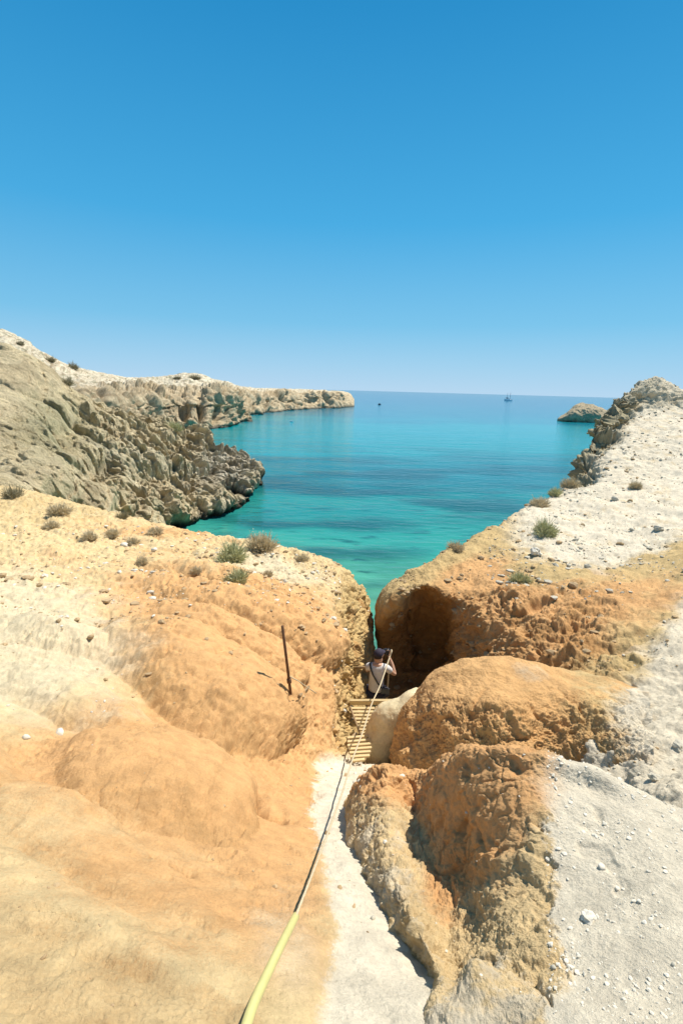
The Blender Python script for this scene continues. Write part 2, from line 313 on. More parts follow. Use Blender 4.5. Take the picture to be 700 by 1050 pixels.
# ------------------------------------------------------------------ right foreground mass
B = [
 [(352,845,5.2),(372,845,5.2),(400,840,4.9),(432,845,5.0),(470,830,4.4),(530,820,4.0),(620,840,3.6),(700,890,3.2),(850,930,3.0),(1050,960,2.8)],
 [(356,828,4.9),(367,803,4.5),(395,786,4.1),(432,793,4.0),(465,775,3.35),(515,767,2.85),(600,784,2.65),(700,830,2.5),(850,850,2.2),(1050,880,2.0)],
 [(356,850,4.3),(361,838,3.8),(395,815,3.6),(428,826,3.6),(458,800,3.0),(522,793,2.55),(610,815,2.42),(700,860,2.13),(850,890,1.98),(1050,920,1.75)],
 [(360,885,3.5),(370,872,3.2),(398,862,2.98),(432,872,2.96),(466,855,2.78),(535,850,2.28),(615,860,2.15),(700,900,1.87),(850,930,1.75),(1050,960,1.55)],
 [(378,930,2.7),(388,918,2.55),(410,912,2.37),(443,920,2.42),(478,908,2.42),(540,905,2.05),(620,910,1.9),(700,940,1.69),(850,965,1.58),(1050,990,1.4)],
 [(408,972,2.15),(418,962,2.08),(432,957,1.99),(458,965,2.08),(490,955,2.08),(540,955,1.80),(620,960,1.68),(700,985,1.53),(850,1005,1.4),(1050,1020,1.25)],
 [(440,1010,1.9),(444,1003,1.78),(452,1000,1.74),(468,1003,1.86),(500,1000,1.72),(545,1000,1.6),(620,1010,1.5),(700,1030,1.4),(850,1045,1.27),(1050,1050,1.15)],
 [(430,1058,1.58),(437,1052,1.50),(455,1050,1.46),(475,1050,1.45),(510,1050,1.43),(550,1050,1.38),(620,1060,1.32),(700,1075,1.25),(850,1090,1.15),(1050,1100,1.05)],
 [(430,1200,1.3),(440,1200,1.2),(455,1200,1.16),(475,1200,1.15),(510,1200,1.14),(550,1200,1.13),(620,1200,1.1),(700,1200,1.07),(850,1200,1.02),(1050,1200,.97)],
 [(430,1500,.9),(440,1500,.84),(455,1500,.83),(475,1500,.83),(510,1500,.82),(550,1500,.82),(620,1500,.82),(700,1500,.81),(850,1500,.8),(1050,1500,.78)],
]
P, u, v, d = grid_surface(B, 760, 760); n = normals(P)
rocky = sm(u+70*fbm(P, 2.2, 7, .78), 572, 556)*sm(v+50*fbm(P, 4., 4, .7, 3), 1120, 1030)
k = np.minimum(d, 4)/3
A = rocky*(ridged(P, 2.2, 4, .5)*.03+fbm(P, 5., 6, .75)*(.035+.035*sm(v, 840, 930)))*k + rocky*(-.035*sm(-fbm(P, 7., 3, .5, 2), .12, .5))*k
A += (1-rocky)*(fbm(P, 2., 4)*.045+fbm(P, 9., 5, .7)*.018-.02*sm(fbm(P, 5., 3, .5, 8), .2, .5))*k
A += rocky*k*(blocks(P+fbm(P, 4, 4)[..., None]*.15, 3.2, .045, 4, .5)*(.35+.65*sm(v, 820, 930))+blocks(P+fbm(P, 9, 3)[..., None]*.05, 9., .014, 7, .6))
A += rocky*.03*k*blob(u, v, 500, 840, 14, 10)+rocky*.05*k*blob(u, v, 510, 930, 22, 40)+rocky*.06*blob(u, v, 495, 1020, 25, 18)+.05*blob(u, v, 520, 885, 16, 16)
P = P+n*A[..., None]
nz = fbm(P, 1.5, 4); nz2 = fbm(P, 6., 6, .75, 5)
base = np.broadcast_to(WHITE*1.0, P.shape).copy()
base = mixc(base, TAN*np.array([1.15, 1.17, 1.3]), np.clip(rocky, 0, 1))
base = mixc(base, WHITE*.95, rocky*sm(nz2+.5*nz+.3*sm(u, 470, 400)*sm(v, 830, 870), .1, .6)*.6)
oz = sm(blob(u, v, 500, 785, 110, 45)+.7*blob(u, v, 452, 880, 22, 70)+.9*blob(u, v, 400, 800, 60, 30)+.9*blob(u, v, 500, 870, 60, 90)+.4*nz+.35*nz2, .35, .9)*sm(u+40*nz+20*nz2, 600, 545)  # orange soil, carried on into the hollow to warm the shade there
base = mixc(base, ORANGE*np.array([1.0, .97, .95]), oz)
base = mixc(base, BROWN*1.25, sm(blob(u, v, 480, 880, 45, 90)+.5*nz2, .5, 1.1)*.6*rocky)  # browner over the hollow: its shade is put into the colour
base = mixc(base, WHITE*.85, sm(nz2+blob(u, v, 500, 1000, 60, 50)*.4+.6*sm(v, 980, 1040)-.1, .35, .8)*.7)
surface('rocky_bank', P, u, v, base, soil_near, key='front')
# ------------------------------------------------------------------ middle boulder
Cc = [
 [(415,830,8.6),(430,800,9.0),(470,780,9.3),(515,770,9.5),(590,770,9.4),(680,780,8.6)],
 [(408,790,8.1),(426,750,8.4),(462,712,8.6),(512,704,9.0),(585,708,9.0),(675,735,8.0)],
 [(404,777,7.7),(421,726,7.6),(450,685,7.7),(500,676,7.8),(575,686,8.0),(665,712,7.2)],
 [(403,786,7.45),(424,742,7.15),(457,703,7.1),(508,697,7.0),(580,708,7.1),(668,742,6.3)],
 [(402,795,7.2),(428,775,6.8),(466,745,6.5),(515,740,6.35),(588,745,6.5),(672,772,5.55)],
 [(405,818,6.9),(434,808,6.6),(474,792,6.25),(522,787,6.1),(592,782,6.15),(672,800,5.1)],
 [(408,880,6.5),(440,880,6.4),(478,870,6.1),(526,870,5.9),(595,870,5.8),(672,870,4.9)],
]
P, u, v, d = grid_surface(Cc, 420, 460); n = normals(P)
lump = sm(v, 705, 740)
A = fbm(P, 1.0, 4)*.16+ridged(P, 2., 4, .6)*.07*(.4+lump)+fbm(P, 4., 6, .8)*.09*(.35+lump)
A += blocks(P+fbm(P, 2.5, 4)[..., None]*.25, 1.6, .09, 4, .5)*(.2+.8*lump)
P = P+n*A[..., None]
nz = fbm(P, .9, 4); nz2 = fbm(P, 3., 6, .75, 5)
base = np.broadcast_to(ORANGE*np.array([.95, .97, .95]), P.shape).copy()
base = mixc(base, TAN, sm(.6*sm(u, 520, 620)+.8*nz2+.5*nz, .2, .8))
base = mixc(base, BROWN*1.2, sm(nz2+.3*lump, .25, .7)*.55)
base = mixc(base, WHITE*.85, sm(.8*blob(u, v, 545, 692, 34, 10, 15)+.6*nz2+.4*nz, .4, 1.1)*.6)
base = mixc(base, WHITE*.95, sm(u+60*nz+40*nz2, 615, 668))
o = surface('boulder', P, u, v, base, soil_mid, key='mid')
del o['kind']; tag(o, 'large orange earthy boulder in the middle, between the cave wall and the white foreground bank', 'boulder')
# ------------------------------------------------------------------ rocks with their own outline
def outline_rock(name, pts, d, thick, col, m, noise=(.05, 3.), tilt=0., col2=None, key=None, nphi=160, nth=90, c2amt=.5):
    pts = np.array(pts, float); c = pts.mean(0); ang = np.arctan2(pts[:, 1]-c[1], pts[:, 0]-c[0]); o_ = np.argsort(ang)
    ang = ang[o_]; rad = np.hypot(*(pts[o_]-c).T)
    ph = np.linspace(-np.pi, np.pi, nphi, endpoint=False)
    rr = np.interp(ph, np.concatenate([ang-2*np.pi, ang, ang+2*np.pi]), np.tile(rad, 3))
    for _ in range(2): rr = (np.roll(rr, 1)+rr*2+np.roll(rr, -1))/4
    th = np.linspace(0, np.pi, nth)
    T, Fi = np.meshgrid(th, ph, indexing='ij'); RR = rr[None, :]*np.sin(T)**.8
    U = c[0]+RR*np.cos(Fi); V = c[1]+RR*np.sin(Fi)
    D = d-thick*np.cos(T)*1.0+tilt*(V-c[1])
    P = W(U, V, D)
    a = np.gradient(P, axis=0); b = np.roll(P, -1, 1)-np.roll(P, 1, 1); n = np.cross(a, b); n /= np.linalg.norm(n, axis=-1)[..., None]+1e-9
    cen = P.reshape(-1, 3).mean(0); s = np.sign(np.median(((P-cen)*n).sum(-1))); n *= s; n[0] = (P[0]-cen)/np.linalg.norm(P[0, 0]-cen); n[-1] = (P[-1]-cen)/np.linalg.norm(P[-1, 0]-cen)
    A = noise[0]*(fbm(P, noise[1], 5, .6)+.5*ridged(P, noise[1]*.7, 4, .55))
    P = P+n*A[..., None]
    P[0] = P[0].mean(0); P[-1] = P[-1].mean(0)
    i = np.arange(nth*nphi).reshape(nth, nphi); q = np.stack([i[:-1], np.roll(i[:-1], -1, 1), np.roll(i[1:], -1, 1), i[1:]], -1).reshape(-1, 4)
    if s > 0: pass
    base = np.broadcast_to(np.array(col), P.shape).copy()
    if col2 is not None: base = mixc(base, col2, sm(fbm(P, noise[1]*1.3, 4, .6, 3), 0, .5)*c2amt)
    o = mesh_np(name, P, q, m, cols=base)
    bm = bmesh.new(); bm.from_mesh(o.data); bmesh.ops.recalc_face_normals(bm, faces=bm.faces); bm.to_mesh(o.data); bm.free()
    if key: pu, pv, pd = proj(P); SURF[key] = (P, pu, pv, pd, n)
    return o
o = outline_rock('boulder', [(377,752),(380,738),(387,727),(397,720),(410,715),(429,705),(430,718),(422,738),(414,757),(404,782),(392,800),(380,795)], 8.3, .42, np.array((.70, .58, .36)), soil_mid, (.05, 2.2), 0., ORANGE*1.0, key='small', c2amt=.3)
tag(o, 'smooth pale yellow boulder wedged right beside the wooden ladder', 'boulder')
# ------------------------------------------------------------------ left promontory (crags)
def seaP(u, v): return (u, v, float(sea_d(u, v)))
G = [
 [(-350,560,30),(-150,555,30),(0,560,32),(60,570,36),(110,580,44),(160,590,54),(195,590,62),(215,575,70),(238,548,76),(262,530,84),(275,520,95)],
 [(-350,500,32),(-150,500,32),(0,500,34),(60,505,38),(110,515,46),(160,530,56),(192,548,66),(210,540,71),(234,525,77),(261,507,88),(269,500,100)],
 [(-350,460,34),(-150,462,35),(0,468,38),(60,478,43),(110,488,52),(155,498,60),(190,520,67),(212,524,72),(234,512,79),(261,497,88),(266,492,105)],
 [(-350,420,38),(-150,425,40),(0,432,44),(60,450,50),(110,462,60),(152,470,68),(190,487,74),(212,492,79),(232,497,88),(258,482,93),(261,484,110)],
 [(-350,370,42),(-150,385,46),(0,398,52),(50,412,58),(100,432,70),(150,446,78),(188,462,84),(208,468,88),(228,476,92),(247,473,97),(250,480,112)],
 [(-350,325,50),(-150,350,54),(0,362,60),(48,378,66),(84,406,78),(140,430,88),(186,441,94),(204,446,98),(220,460,100),(244,468,104),(248,484,114)],
 [(-350,310,62),(-150,340,66),(0,354,70),(52,374,76),(82,404,90),(140,430,100),(186,444,106),(204,452,108),(222,470,110),(240,480,112),(244,495,118)],
 [(-350,330,90),(-150,350,90),(0,370,90),(52,390,96),(84,412,110),(140,440,118),(186,460,120),(204,475,122),(222,490,122),(238,500,122),(242,510,122)],
]
P, u, v, d = grid_surface(G, 520, 760); n = normals(P)
wp = P+np.stack([fbm(P, .08, 3, .5, 4), fbm(P, .08, 3, .5, 14), fbm(P, .08, 3, .5, 24)], -1)*8
dg_ = np.stack([P[..., 0]+.5*P[..., 2], P[..., 1]*.6, P[..., 2]*.45], -1)
fl_ = wp*np.array([1, 1, .3]); wq = P+np.stack([fbm(P, .15, 4, .6, 4), fbm(P, .15, 4, .6, 14), fbm(P, .15, 4, .6, 24)], -1)*4; wq = np.stack([wq[..., 0], wq[..., 1], wq[..., 2]*1.5+wq[..., 0]*.4], -1)
bk = blocks(wq, .085, 2.6, 3, .7)+blocks(wq, .24, 1.5, 9, .5)+blocks(wq, .6, .8, 5, .5)
A = bk*(.75+.25*sm(fbm(P, .04, 3, .5, 90)+.5*sm(u, 60, 160), -.1, .25))+ridged(wp, .04, 3, .5)*3.-1.5+fbm(wp, .3, 6, .7)*1.1+ridged(fl_, .09, 4, .55, 60)*1.6+ridged(dg_, .045, 3, .5, 77)*3.2*sm(u, 230, 150)
tz = P[..., 2]*.16+P[..., 0]*.03+1.6*fbm(wp, .03, 4, .55, 33); fr = tz-np.floor(tz)
A += 4.5*(sm(fr, .0, .35)-fr)
A -= 2.6-2.0*sm(u, 190, 225)+2.5*sm(u, 170, 120)*sm(v, 450, 400)
A *= np.clip(d/70, .6, 1.1)*(1-.55*sm(u, 170, 140)*sm(v, 430, 395))*(.7+.3*sm(u, 20, 180))
A -= 5.*blob(u, v, 108, 478, 14, 8, 25)+5*blob(u, v, 240, 507, 13, 5, 5)*1.+3.*blob(u, v, 216, 470, 6, 20)+3*blob(u, v, 140, 500, 30, 3, 20)
dr_ = n*.45+np.array([.22, -.72, .35]); dr_ /= np.linalg.norm(dr_, axis=-1)[..., None]
P = P+dr_*(A*.8)[..., None]
zz = P[..., 2]; nz = fbm(P, .05, 4); nz2 = fbm(P, .3, 5, .65, 5); nz3 = fbm(P, 1.1, 4, .65, 9)
base = np.broadcast_to(np.array((.74, .61, .38)), P.shape).copy()
base = mixc(base, np.array((.55, .49, .29)), sm(blob(u, v, 50, 440, 60, 50)+nz, .3, .9)*.8)
base = mixc(base, np.array((.50, .40, .22)), sm(nz2+.2*nz, .1, .6)*.8)
base = mixc(base, np.array((.58, .53, .42)), sm(blob(u, v, 230, 480, 45, 40)+nz2*.6, .3, .9)*.8)
base = mixc(base, np.array((.72, .64, .46)), sm(nz+.6*nz2, .1, .5)*.6)
base = mixc(base, np.array((.22, .16, .09)), sm(-nz3-.3*nz2, .15, .6)*.5)
base = mixc(base, np.array((.40, .29, .16)), sm(fr, .5, 1.)*.35)
base = mixc(base, np.array((.15, .15, .06)), sm(fbm(P, .8, 3, .5, 21)-.05, .22, .4)*sm(u, 20, 100)*.55)   # low scrub
base = mixc(base, np.array((.10, .085, .06)), sm(1.6-zz, 0, 1.2))                                        # wet rock at the water
surface('cliff', P, u, v, base, rock_far, key='crags')
# ------------------------------------------------------------------ pale hilltop behind the crags, far cliffs, far cape
def ribbon(name, key, cols_, nr, nc, disp, colf, m):
    """cols_: (u, v_base on the sea, v_foot top, v_top of cliff, v_plateau, extra depth of plateau)"""
    g = [[] for _ in range(7)]
    for (uu, vb, vm, vt, vp, back) in cols_:
        db = float(sea_d(uu, vb))
        g[0].append((uu, vb+30, db*1.0)); g[1].append((uu, vb, db)); g[2].append((uu, vm, db*1.01+back*.05)); g[3].append((uu, vt, db*1.02+back*.15)); g[4].append((uu, vp, db+back)); g[5].append((uu, vp+3, db+back*1.6)); g[6].append((uu, vp+14, db+back*2.2))
    P, u, v, d = grid_surface(g, nr, nc); n = normals(P)
    P, base = disp(P, n, u, v, d), None
    base = colf(P, u, v, d)
    return surface(name, P, u, v, base, m, key=key)
H = [(-150,470,440,400,352,140),(-20,470,440,392,340,120),(20,468,440,390,349,120),(60,462,440,395,372,120),(100,455,430,402,383,130),(140,448,424,404,389,140),(170,442,420,405,387,140),(185,441,420,405,385,140),(205,441,420,404,385,150),(218,440,420,402,390,150),(236,437,422,404,394,150),(247,433,424,412,400,120),(256,432,430,420,410,80)]
def dispH(P, n, u, v, d):
    st = np.sin(P[..., 2]*2.2+4*fbm(P, .02, 3))
    S = P*np.array([1, 1, .35])
    A = ridged(S, .03, 5, .55)*5.+fbm(S, .09, 6, .7)*3.+st*.35+blocks(P*np.array([1, 1, 1.3])+fbm(P, .08, 3)[..., None]*5, .07, 3.5, 2)+blocks(P*np.array([1, 1, 1.6]), .2, 1.8, 12)
    A *= sm(v, 455, 435)*.3+.7
    A -= 6*blob(u, v, 205, 422, 4, 14)+6*blob(u, v, 222, 428, 5, 10)+5*blob(u, v, 188, 425, 5, 14)
    top = sm(v, 404, 396); A *= (1-.7*top)
    return P+n*A[..., None]
def colH(P, u, v, d):
    nz = fbm(P, .02, 4); nz2 = fbm(P, .12, 4, .6, 5); nz3 = fbm(P*np.array([1, 1, 4]), .2, 4, .6, 5)
    b = np.broadcast_to(np.array((.56, .45, .29)), P.shape).copy()
    b = mixc(b, np.array((.74, .66, .50)), sm(403-v+6*nz2, -2, 4)*.85)
    b = mixc(b, np.array((.33, .24, .14)), sm(nz3, -.1, .35)*.75)
    b = mixc(b, np.array((.14, .14, .07)), sm(fbm(P, .25, 3, .6, 31), .12, .35)*sm(406-v, 0, 6)*.7)
    b = mixc(b, np.array((.10, .09, .07)), sm(2.2-P[..., 2], 0, 2))
    return b
ribbon('cliff', 'far', H, 260, 620, dispH, colH, rock_far)
I = [(225,428,418,404,396,200),(245,427,417,403,397,200),(262,425,416,404,399,200),(285,421.5,414,404,399.5,180),(310,419.5,412,403.5,400,160),(335,418.5,411,404,401,120),(350,417.8,411,404,401.5,80),(358,417.3,412,408,403.5,60),(363,417,415,413.5,409,30)]
def dispI(P, n, u, v, d):
    A = ridged(P*np.array([1, 1, .4]), .02, 5, .55)*7.+fbm(P, .07, 4, .6)*3.+blocks(P+fbm(P, .04, 3)[..., None]*9, .05, 4., 2)+blocks(P+fbm(P, .04, 3)[..., None]*9, .14, 3., 2)
    A *= sm(u, 366, 340)*(.25+.75*sm(v, 402, 406)); return P+n*A[..., None]
ribbon('headland', 'cape', I, 130, 420, dispI, colH, rock_far)
# islet on the right
isl = [(572,431),(578,426),(586,419.5),(592,416.5),(600,415.5),(607,416),(613,418),(620,422),(628,428),(632,432),(620,436),(600,436),(580,434)]
di = float(sea_d(595, 432))
o = outline_rock('rocky_islet', isl, di, 16, (.46, .37, .24), rock_far, (3., .08), 0., np.array((.2, .17, .11)), nphi=200, nth=120)
tag(o, 'low brown rocky islet rising from the sea beyond the right headland', 'islet')
# ------------------------------------------------------------------ water
def water():
    m, N, L, b = mat('sea water')
    g = N.new('ShaderNodeNewGeometry'); sx = N.new('ShaderNodeSeparateXYZ'); L.new(g.outputs['Position'], sx.inputs[0])
    def noise(sc, det=4, st=(1, 1, 1)):
        mp = N.new('ShaderNodeMapping'); mp.inputs['Scale'].default_value = st; L.new(g.outputs['Position'], mp.inputs['Vector'])
        n = N.new('ShaderNodeTexNoise'); n.inputs['Scale'].default_value = sc; n.inputs['Detail'].default_value = det; L.new(mp.outputs[0], n.inputs['Vector']); return n
    def math_(op, a, b_=None):
        x = N.new('ShaderNodeMath'); x.operation = op
        for k, q in enumerate((a, b_)):
            if q is None: continue
            if isinstance(q, (int, float)): x.inputs[k].default_value = q
            else: L.new(q, x.inputs[k])
        return x.outputs[0]
    big = noise(.02, 5, (.6, 1.3, 1))
    # offshore distance (log scale), bent by noise
    w = math_('MULTIPLY_ADD', big.outputs['Fac'], .5); w.node.inputs[2].default_value = -.25
    lg = math_('LOGARITHM', math_('MAXIMUM', sx.outputs['Y'], 5.), 10.)
    t = math_('ADD', lg, w)
    mr = N.new('ShaderNodeMapRange'); mr.inputs['From Min'].default_value = 1.5; mr.inputs['From Max'].default_value = 4.0; L.new(t, mr.inputs['Value'])
    cr_ = N.new('ShaderNodeValToRGB'); L.new(mr.outputs[0], cr_.inputs['Fac'])
    e = cr_.color_ramp.elements
    stops = WATER_STOPS
    e[0].position, e[0].color = stops[0][0], (*stops[0][1], 1); e[1].position, e[1].color = stops[-1][0], (*stops[-1][1], 1)
    for p_, c_ in stops[1:-1]:
        q = e.new(p_); q.color = (*c_, 1)
    # sea-grass and rock patches on the bottom
    n2 = noise(.055, 6, (.55, 1.3, 1)); r2 = N.new('ShaderNodeMapRange'); r2.inputs['From Min'].default_value = .46; r2.inputs['From Max'].default_value = .58; L.new(n2.outputs['Fac'], r2.inputs['Value'])
    n3 = noise(.35, 5, (.6, 1.2, 1)); r3 = N.new('ShaderNodeMapRange'); r3.inputs['From Min'].default_value = .55; r3.inputs['From Max'].default_value = .7; L.new(n3.outputs['Fac'], r3.inputs['Value'])
    nearm = N.new('ShaderNodeMapRange'); nearm.inputs['From Min'].default_value = 190; nearm.inputs['From Max'].default_value = 90; L.new(sx.outputs['Y'], nearm.inputs['Value'])
    n3m = N.new('ShaderNodeMapRange'); n3m.inputs['From Min'].default_value = 95; n3m.inputs['From Max'].default_value = 55; L.new(sx.outputs['Y'], n3m.inputs['Value'])
    f = math_('MULTIPLY', math_('MULTIPLY', r2.outputs[0], nearm.outputs[0]), .72)
    f2 = math_('MULTIPLY', math_('MULTIPLY', r3.outputs[0], n3m.outputs[0]), .8)
    ff = math_('MAXIMUM', f, f2)
    mx = N.new('ShaderNodeMix'); mx.data_type = 'RGBA'; L.new(ff, mx.inputs['Factor']); L.new(cr_.outputs[0], mx.inputs[6]); mx.inputs[7].default_value = (.006, .045, .058, 1)
    L.new(mx.outputs[2], b.inputs['Base Color'])
    b.inputs['Roughness'].default_value = .12; b.inputs['IOR'].default_value = 1.33; b.inputs['Specular IOR Level'].default_value = .35
    wv = noise(.9, 6, (.45, 1., 1)); wv2 = noise(.12, 4, (.4, 1.2, 1))
    h = math_('ADD', math_('MULTIPLY', wv.outputs['Fac'], .35), math_('MULTIPLY', wv2.outputs['Fac'], .8))
    bp = N.new('ShaderNodeBump'); bp.inputs['Distance'].default_value = 1.; bp.inputs['Strength'].default_value = .5; L.new(h, bp.inputs['Height']); L.new(bp.outputs[0], b.inputs['Normal'])
    return m
WATER_STOPS = [(.0, (.12, .33, .20)), (.07, (.08, .34, .23)), (.12, (.030, .26, .21)), (.18, (.006, .16, .17)), (.23, (.002, .14, .165)), (.28, (.001, .25, .27)), (.37, (.001, .27, .31)), (.44, (.002, .17, .25)), (.6, (.004, .11, .20)), (1., (.008, .08, .16))]
o = mesh_obj('sea', [(-40000, -40, 0), (40000, -40, 0), (40000, 45000, 0), (-40000, 45000, 0)], [(0, 1, 2, 3)], water()); tag(o, kind='structure')
o = mesh_obj('seabed', [(-40000, -60, -6), (40000, -60, -6), (40000, 45000, -6), (-40000, 45000, -6)], [(0, 1, 2, 3)], plain('seabed sand', (.35, .3, .2))); tag(o, kind='structure')
# ------------------------------------------------------------------ finding places on the surfaces
def on(key, pu_, pv_, rad=3.):
    P, pu, pv, pd, n = SURF[key]
    dd = np.hypot(pu-pu_, pv-pv_); ok = dd < rad
    if not ok.any(): idx = np.unravel_index(np.argmin(dd), dd.shape)
    else: idx = np.unravel_index(np.argmin(np.where(ok, pd+dd*.02, 1e9)), dd.shape)
    return P[idx], n[idx], pd[idx]
# ------------------------------------------------------------------ shrubs
MS = {'dry': plain('dry shrub twigs', (.62, .52, .34), .9, var=.25, scale=9), 'green': plain('grey green shrub leaves', (.50, .49, .27), .85, var=.3, scale=9), 'dark': plain('dark shrub leaves', (.32, .28, .17), .9, var=.3, scale=9)}
def shrub_mesh(seed, m, n=1100, h=1., w=.8):
    r = np.random.default_rng(seed); V = []; Fc = []
    lob = [(r.uniform(-.45, .45), r.uniform(-.45, .45), r.uniform(.5, 1.)) for _ in range(6)]
    for k in range(n):
        lx, ly, ls = lob[k % 6]
        a = r.uniform(0, 2*np.pi); el = np.arccos(r.uniform(.0, 1.)); L_ = ls*r.uniform(.35, 1.)
        dr = np.array([np.sin(el)*np.cos(a)*w, np.sin(el)*np.sin(a)*w, np.cos(el)*h*.8+.1])
        b0 = np.array([lx*.7, ly*.7, 0])+dr*L_*r.uniform(.0, .45); tip = np.array([lx*.8, ly*.8, 0])+dr*L_+r.normal(0, .05, 3)
        side = np.cross(dr, r.normal(size=3)); side /= np.linalg.norm(side); side *= r.uniform(.008, .02)
        mid = (b0+tip)/2+r.normal(0, .03, 3); i = len(V)
        V += [b0-side*.6, b0+side*.6, mid+side, tip, mid-side]; Fc.append((i, i+1, i+2, i+3, i+4))
        for q in range(2):
            c = b0+(tip-b0)*r.uniform(.4, 1.); lf = r.normal(size=3)*.035; lg = r.normal(size=3)*.02; i = len(V)
            V += [c, c+lf, c+lf+lg]; Fc.append((i, i+1, i+2))
    me = bpy.data.meshes.new('shrub'); me.from_pydata([tuple(x) for x in V], [], Fc); me.materials.append(m); return me
SH = {(k, s): shrub_mesh(s*7+len(k), MS[k], n=1100 if k != 'dark' else 500) for k in MS for s in range(2)}
shr = [ # surface, u, v of base, width px, kind, label
 ('left', 60, 524, 20, 'dry', 'round grey brown shrub on the upper left slope, nearest the crags at the left edge'),
 ('left', 50, 540, 15, 'dry', 'thin dry shrub just below the round shrub at the far left'),
 ('left', 15, 506, 18, 'dark', 'dark shrub at the left frame edge where slope meets crags'),
 ('left', 95, 550, 15, 'dry', 'small spiky shrub on the sandy left slope, left one of the middle pair'),
 ('left', 112, 548, 14, 'dry', 'small spiky shrub on the sandy left slope, right one of the middle pair'),
 ('left', 133, 556, 13, 'dry', 'pale tuft beside a white stone on the upper left slope'),
 ('left', 125, 528, 12, 'dark', 'small dark shrub below the jagged pale crag'),
 ('left', 158, 545, 14, 'dry', 'brown shrub above the orange band on the left slope'),
 ('left', 147, 575, 12, 'dry', 'sparse low tuft on the ochre left slope, lowest of the left shrubs'),
 ('left', 234, 572, 30, 'green', 'largest bushy grey green shrub on the left crest against the turquoise water'),
 ('left', 268, 560, 26, 'dry', 'brown shrub on the left crest just right of the largest one'),
 ('left', 241, 594, 22, 'green', 'grey green tuft on the white stony ground below the largest crest shrub'),
 ('left', 310, 572, 13, 'dry', 'tiny dry tuft on the edge of the left crest, farthest right'),
 ('left', 200, 585, 12, 'dry', 'faint dry tuft left of the grey green tuft, above the orange ridges'),
 ('left', 275, 588, 10, 'dry', 'small dry tuft on the pale stony shoulder'),
 ('right', 557, 545, 24, 'green', 'bright green shrub on the white stony right slope'),
 ('right', 584, 497, 17, 'dry', 'shrub at the foot of the dark crag on the right slope'),
 ('right', 553, 517, 18, 'dry', 'brown shrub on the right skyline over the water, above the bright green one'),
 ('right', 570, 505, 14, 'green', 'small shrub on the right skyline between two brown ones'),
 ('right', 470, 561, 15, 'dry', 'dry tuft on the lower right crest beside the sea'),
 ('right', 534, 594, 18, 'green', 'faded green tuft above the brown eroded face of the right slope'),
 ('right', 650, 498, 11, 'dry', 'lonely small tuft in the middle of the white scree'),
 ('crags', 180, 524, 13, 'dark', 'dark shrub clinging to the base of the crags above the cove'),
 ('crags', 73, 392, 14, 'dark', 'dark shrub on the skyline of the near crags'),
 ('crags', 182, 440, 14, 'green', 'green shrub on the back slope of the crags'),
 ('far', 78, 375, 9, 'dark', 'dark bush on the pale hilltop at the left skyline'),
 ('far', 52, 368, 9, 'dark', 'small dark bush higher on the pale hilltop skyline'),
 ('far', 182, 386, 7, 'dark', 'dark dot of a bush on the skyline of the far cliffs, left of two'),
 ('far', 200, 386, 10, 'dark', 'wide low dark bush on the highest knob of the far cliffs'),
 ('far', 22, 352, 7, 'dark', 'bush on the pale hilltop near the left edge'),
]
for k, (key, uu, vv, wpx, kd, lab) in enumerate(shr):
    p, nn, dd = on(key, uu, vv)
    s = wpx*dd/F/1.15
    o = bpy.data.objects.new('shrub', SH[(kd, k % 2)]); COL.objects.link(o)
    o.location = tuple(p-np.array([0, 0, .08*s])); o.scale = (s, s, s*random.uniform(1.1, 1.4)); o.rotation_euler = (0, 0, random.uniform(0, 6))
    tag(o, lab, 'shrub', 'dry shrubs growing on the slopes')
